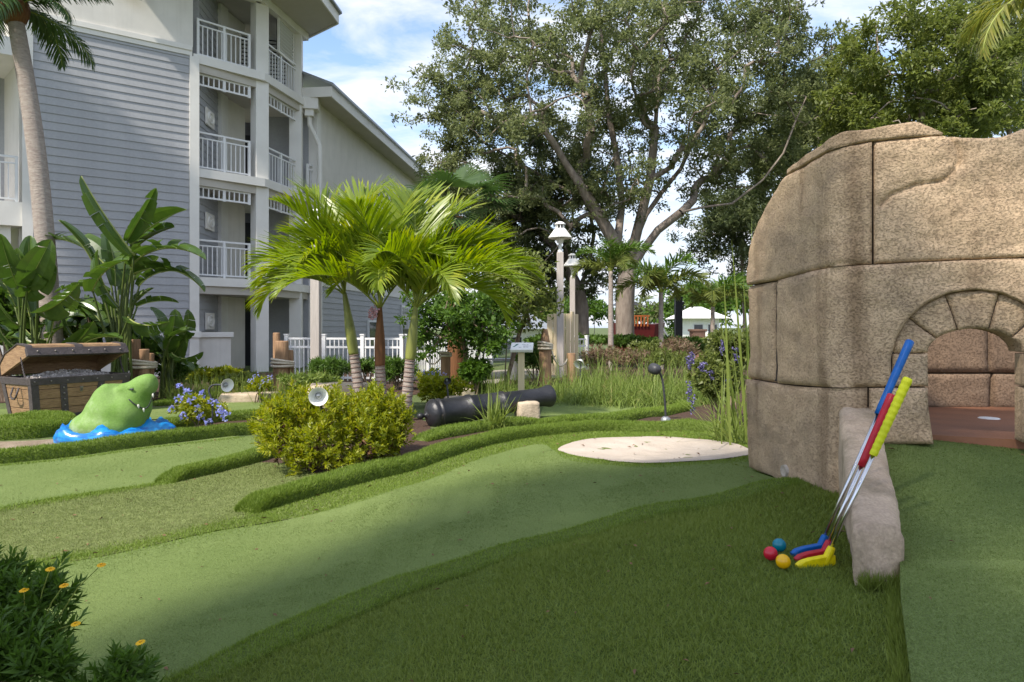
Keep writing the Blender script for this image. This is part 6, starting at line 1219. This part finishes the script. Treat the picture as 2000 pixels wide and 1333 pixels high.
p = Vector(G(1300, 823)); q = at(1278, 721, p.y); flood(p, q, (-.45, .8, .15), .09, 'dark ball shaped spotlight on a bent rusty stake', 'dark_metal', [p-Vector((0, 0, .05)), at(1299, 790, p.y), at(1294, 745, p.y), at(1288, 727, p.y)], ball=True)
MB().lathe([(.05, -.02), (.05, .03), (.025, .05), (0, .05)], p, sides=14).build('stake_base', 'grey_metal', bpy.data.objects['garden_light.002'], smooth=True)
p = at(1136, 740, 12.2); p.z = h1(p.x, p.y); q = at(1131, 712, 12.2); flood(p, q, (-.3, -.6, -.5), .1, 'small dark and white light half buried in the grasses', 'white_paint')
p = at(876, 780, 8.4); p.z = h1(p.x, 8.4); q = at(874, 745, 8.4); flood(p, q, (.3, -.5, -.3), .05, 'small dark stake light beside the leaning palm', 'dark_metal')
# bench beyond the small trees
BN = thing('bench', at(975, 745, 16), 'dark metal bench in front of the far white fence', 'bench'); p = at(975, 705, 16)
MB().box((p.x, 16, .45), (.9, .35, .04)).build('seat', 'grey_metal', BN)
for s in (-1, 1): MB().tube([(p.x+s*.42, 15.85, -.02), (p.x+s*.38, 16.1, .45), (p.x+s*.36, 16.25, .85)], .022, 6).build('leg', 'dark_metal', BN)
MB().box((p.x, 16.27, .78), (.8, .03, .2)).build('backrest', 'grey_metal', BN)
p = at(1008, 700, 15.6); MB().lathe([(.13, -.05), (.13, .7), (.14, .72), (.11, .76), (0, .78)], (p.x, 15.6, 0), sides=18).build('bollard', 'grey_metal', smooth=True, label='pale grey round bollard behind the hole sign', cat='bollard')

# ------------------------------------------------------------ scattered litter on the turf
def litter(n, poly, L, m, name, label, zf=None, dz=.012):
    xs = [p[0] for p in poly]; ys = [p[1] for p in poly]; x = rng.uniform(min(xs), max(xs), n*4); y = rng.uniform(min(ys), max(ys), n*4); k = inpoly(x, y, poly) & (y > 1.1); x = x[k][:n]; y = y[k][:n]
    p = np.stack([x, y, (zf or hgt)(x, y)+dz], 1); d = nrm(rng.normal(0, 1, (len(p), 3))*[1, 1, .15]); l = L*rng.uniform(.5, 1.3, len(p)); return leaf_quads(p, d, l, l*.35, up=np.array([[0, 0, 1.]]))
q_ = np.concatenate([litter(60, P_FAIR, .022, 0, 0, 0), litter(60, P_TURF, .022, 0, 0, 0, dz=.016), litter(30, P_RIGHT, .02, 0, 0, 0, zf=zr), litter(45, P_ROUGH, .03, 0, 0, 0), litter(14, P_TRAP, .035, 0, 0, 0, zf=ztrap), litter(60, P_FRINGE, .03, 0, 0, 0), litter(40, P_LEFT, .03, 0, 0, 0)])
link('leaf_litter', npmesh('litter', q_, None, 'dry_leaf'), kind='stuff', label='scattered dry leaves and bits on the turf', cat='leaf litter')
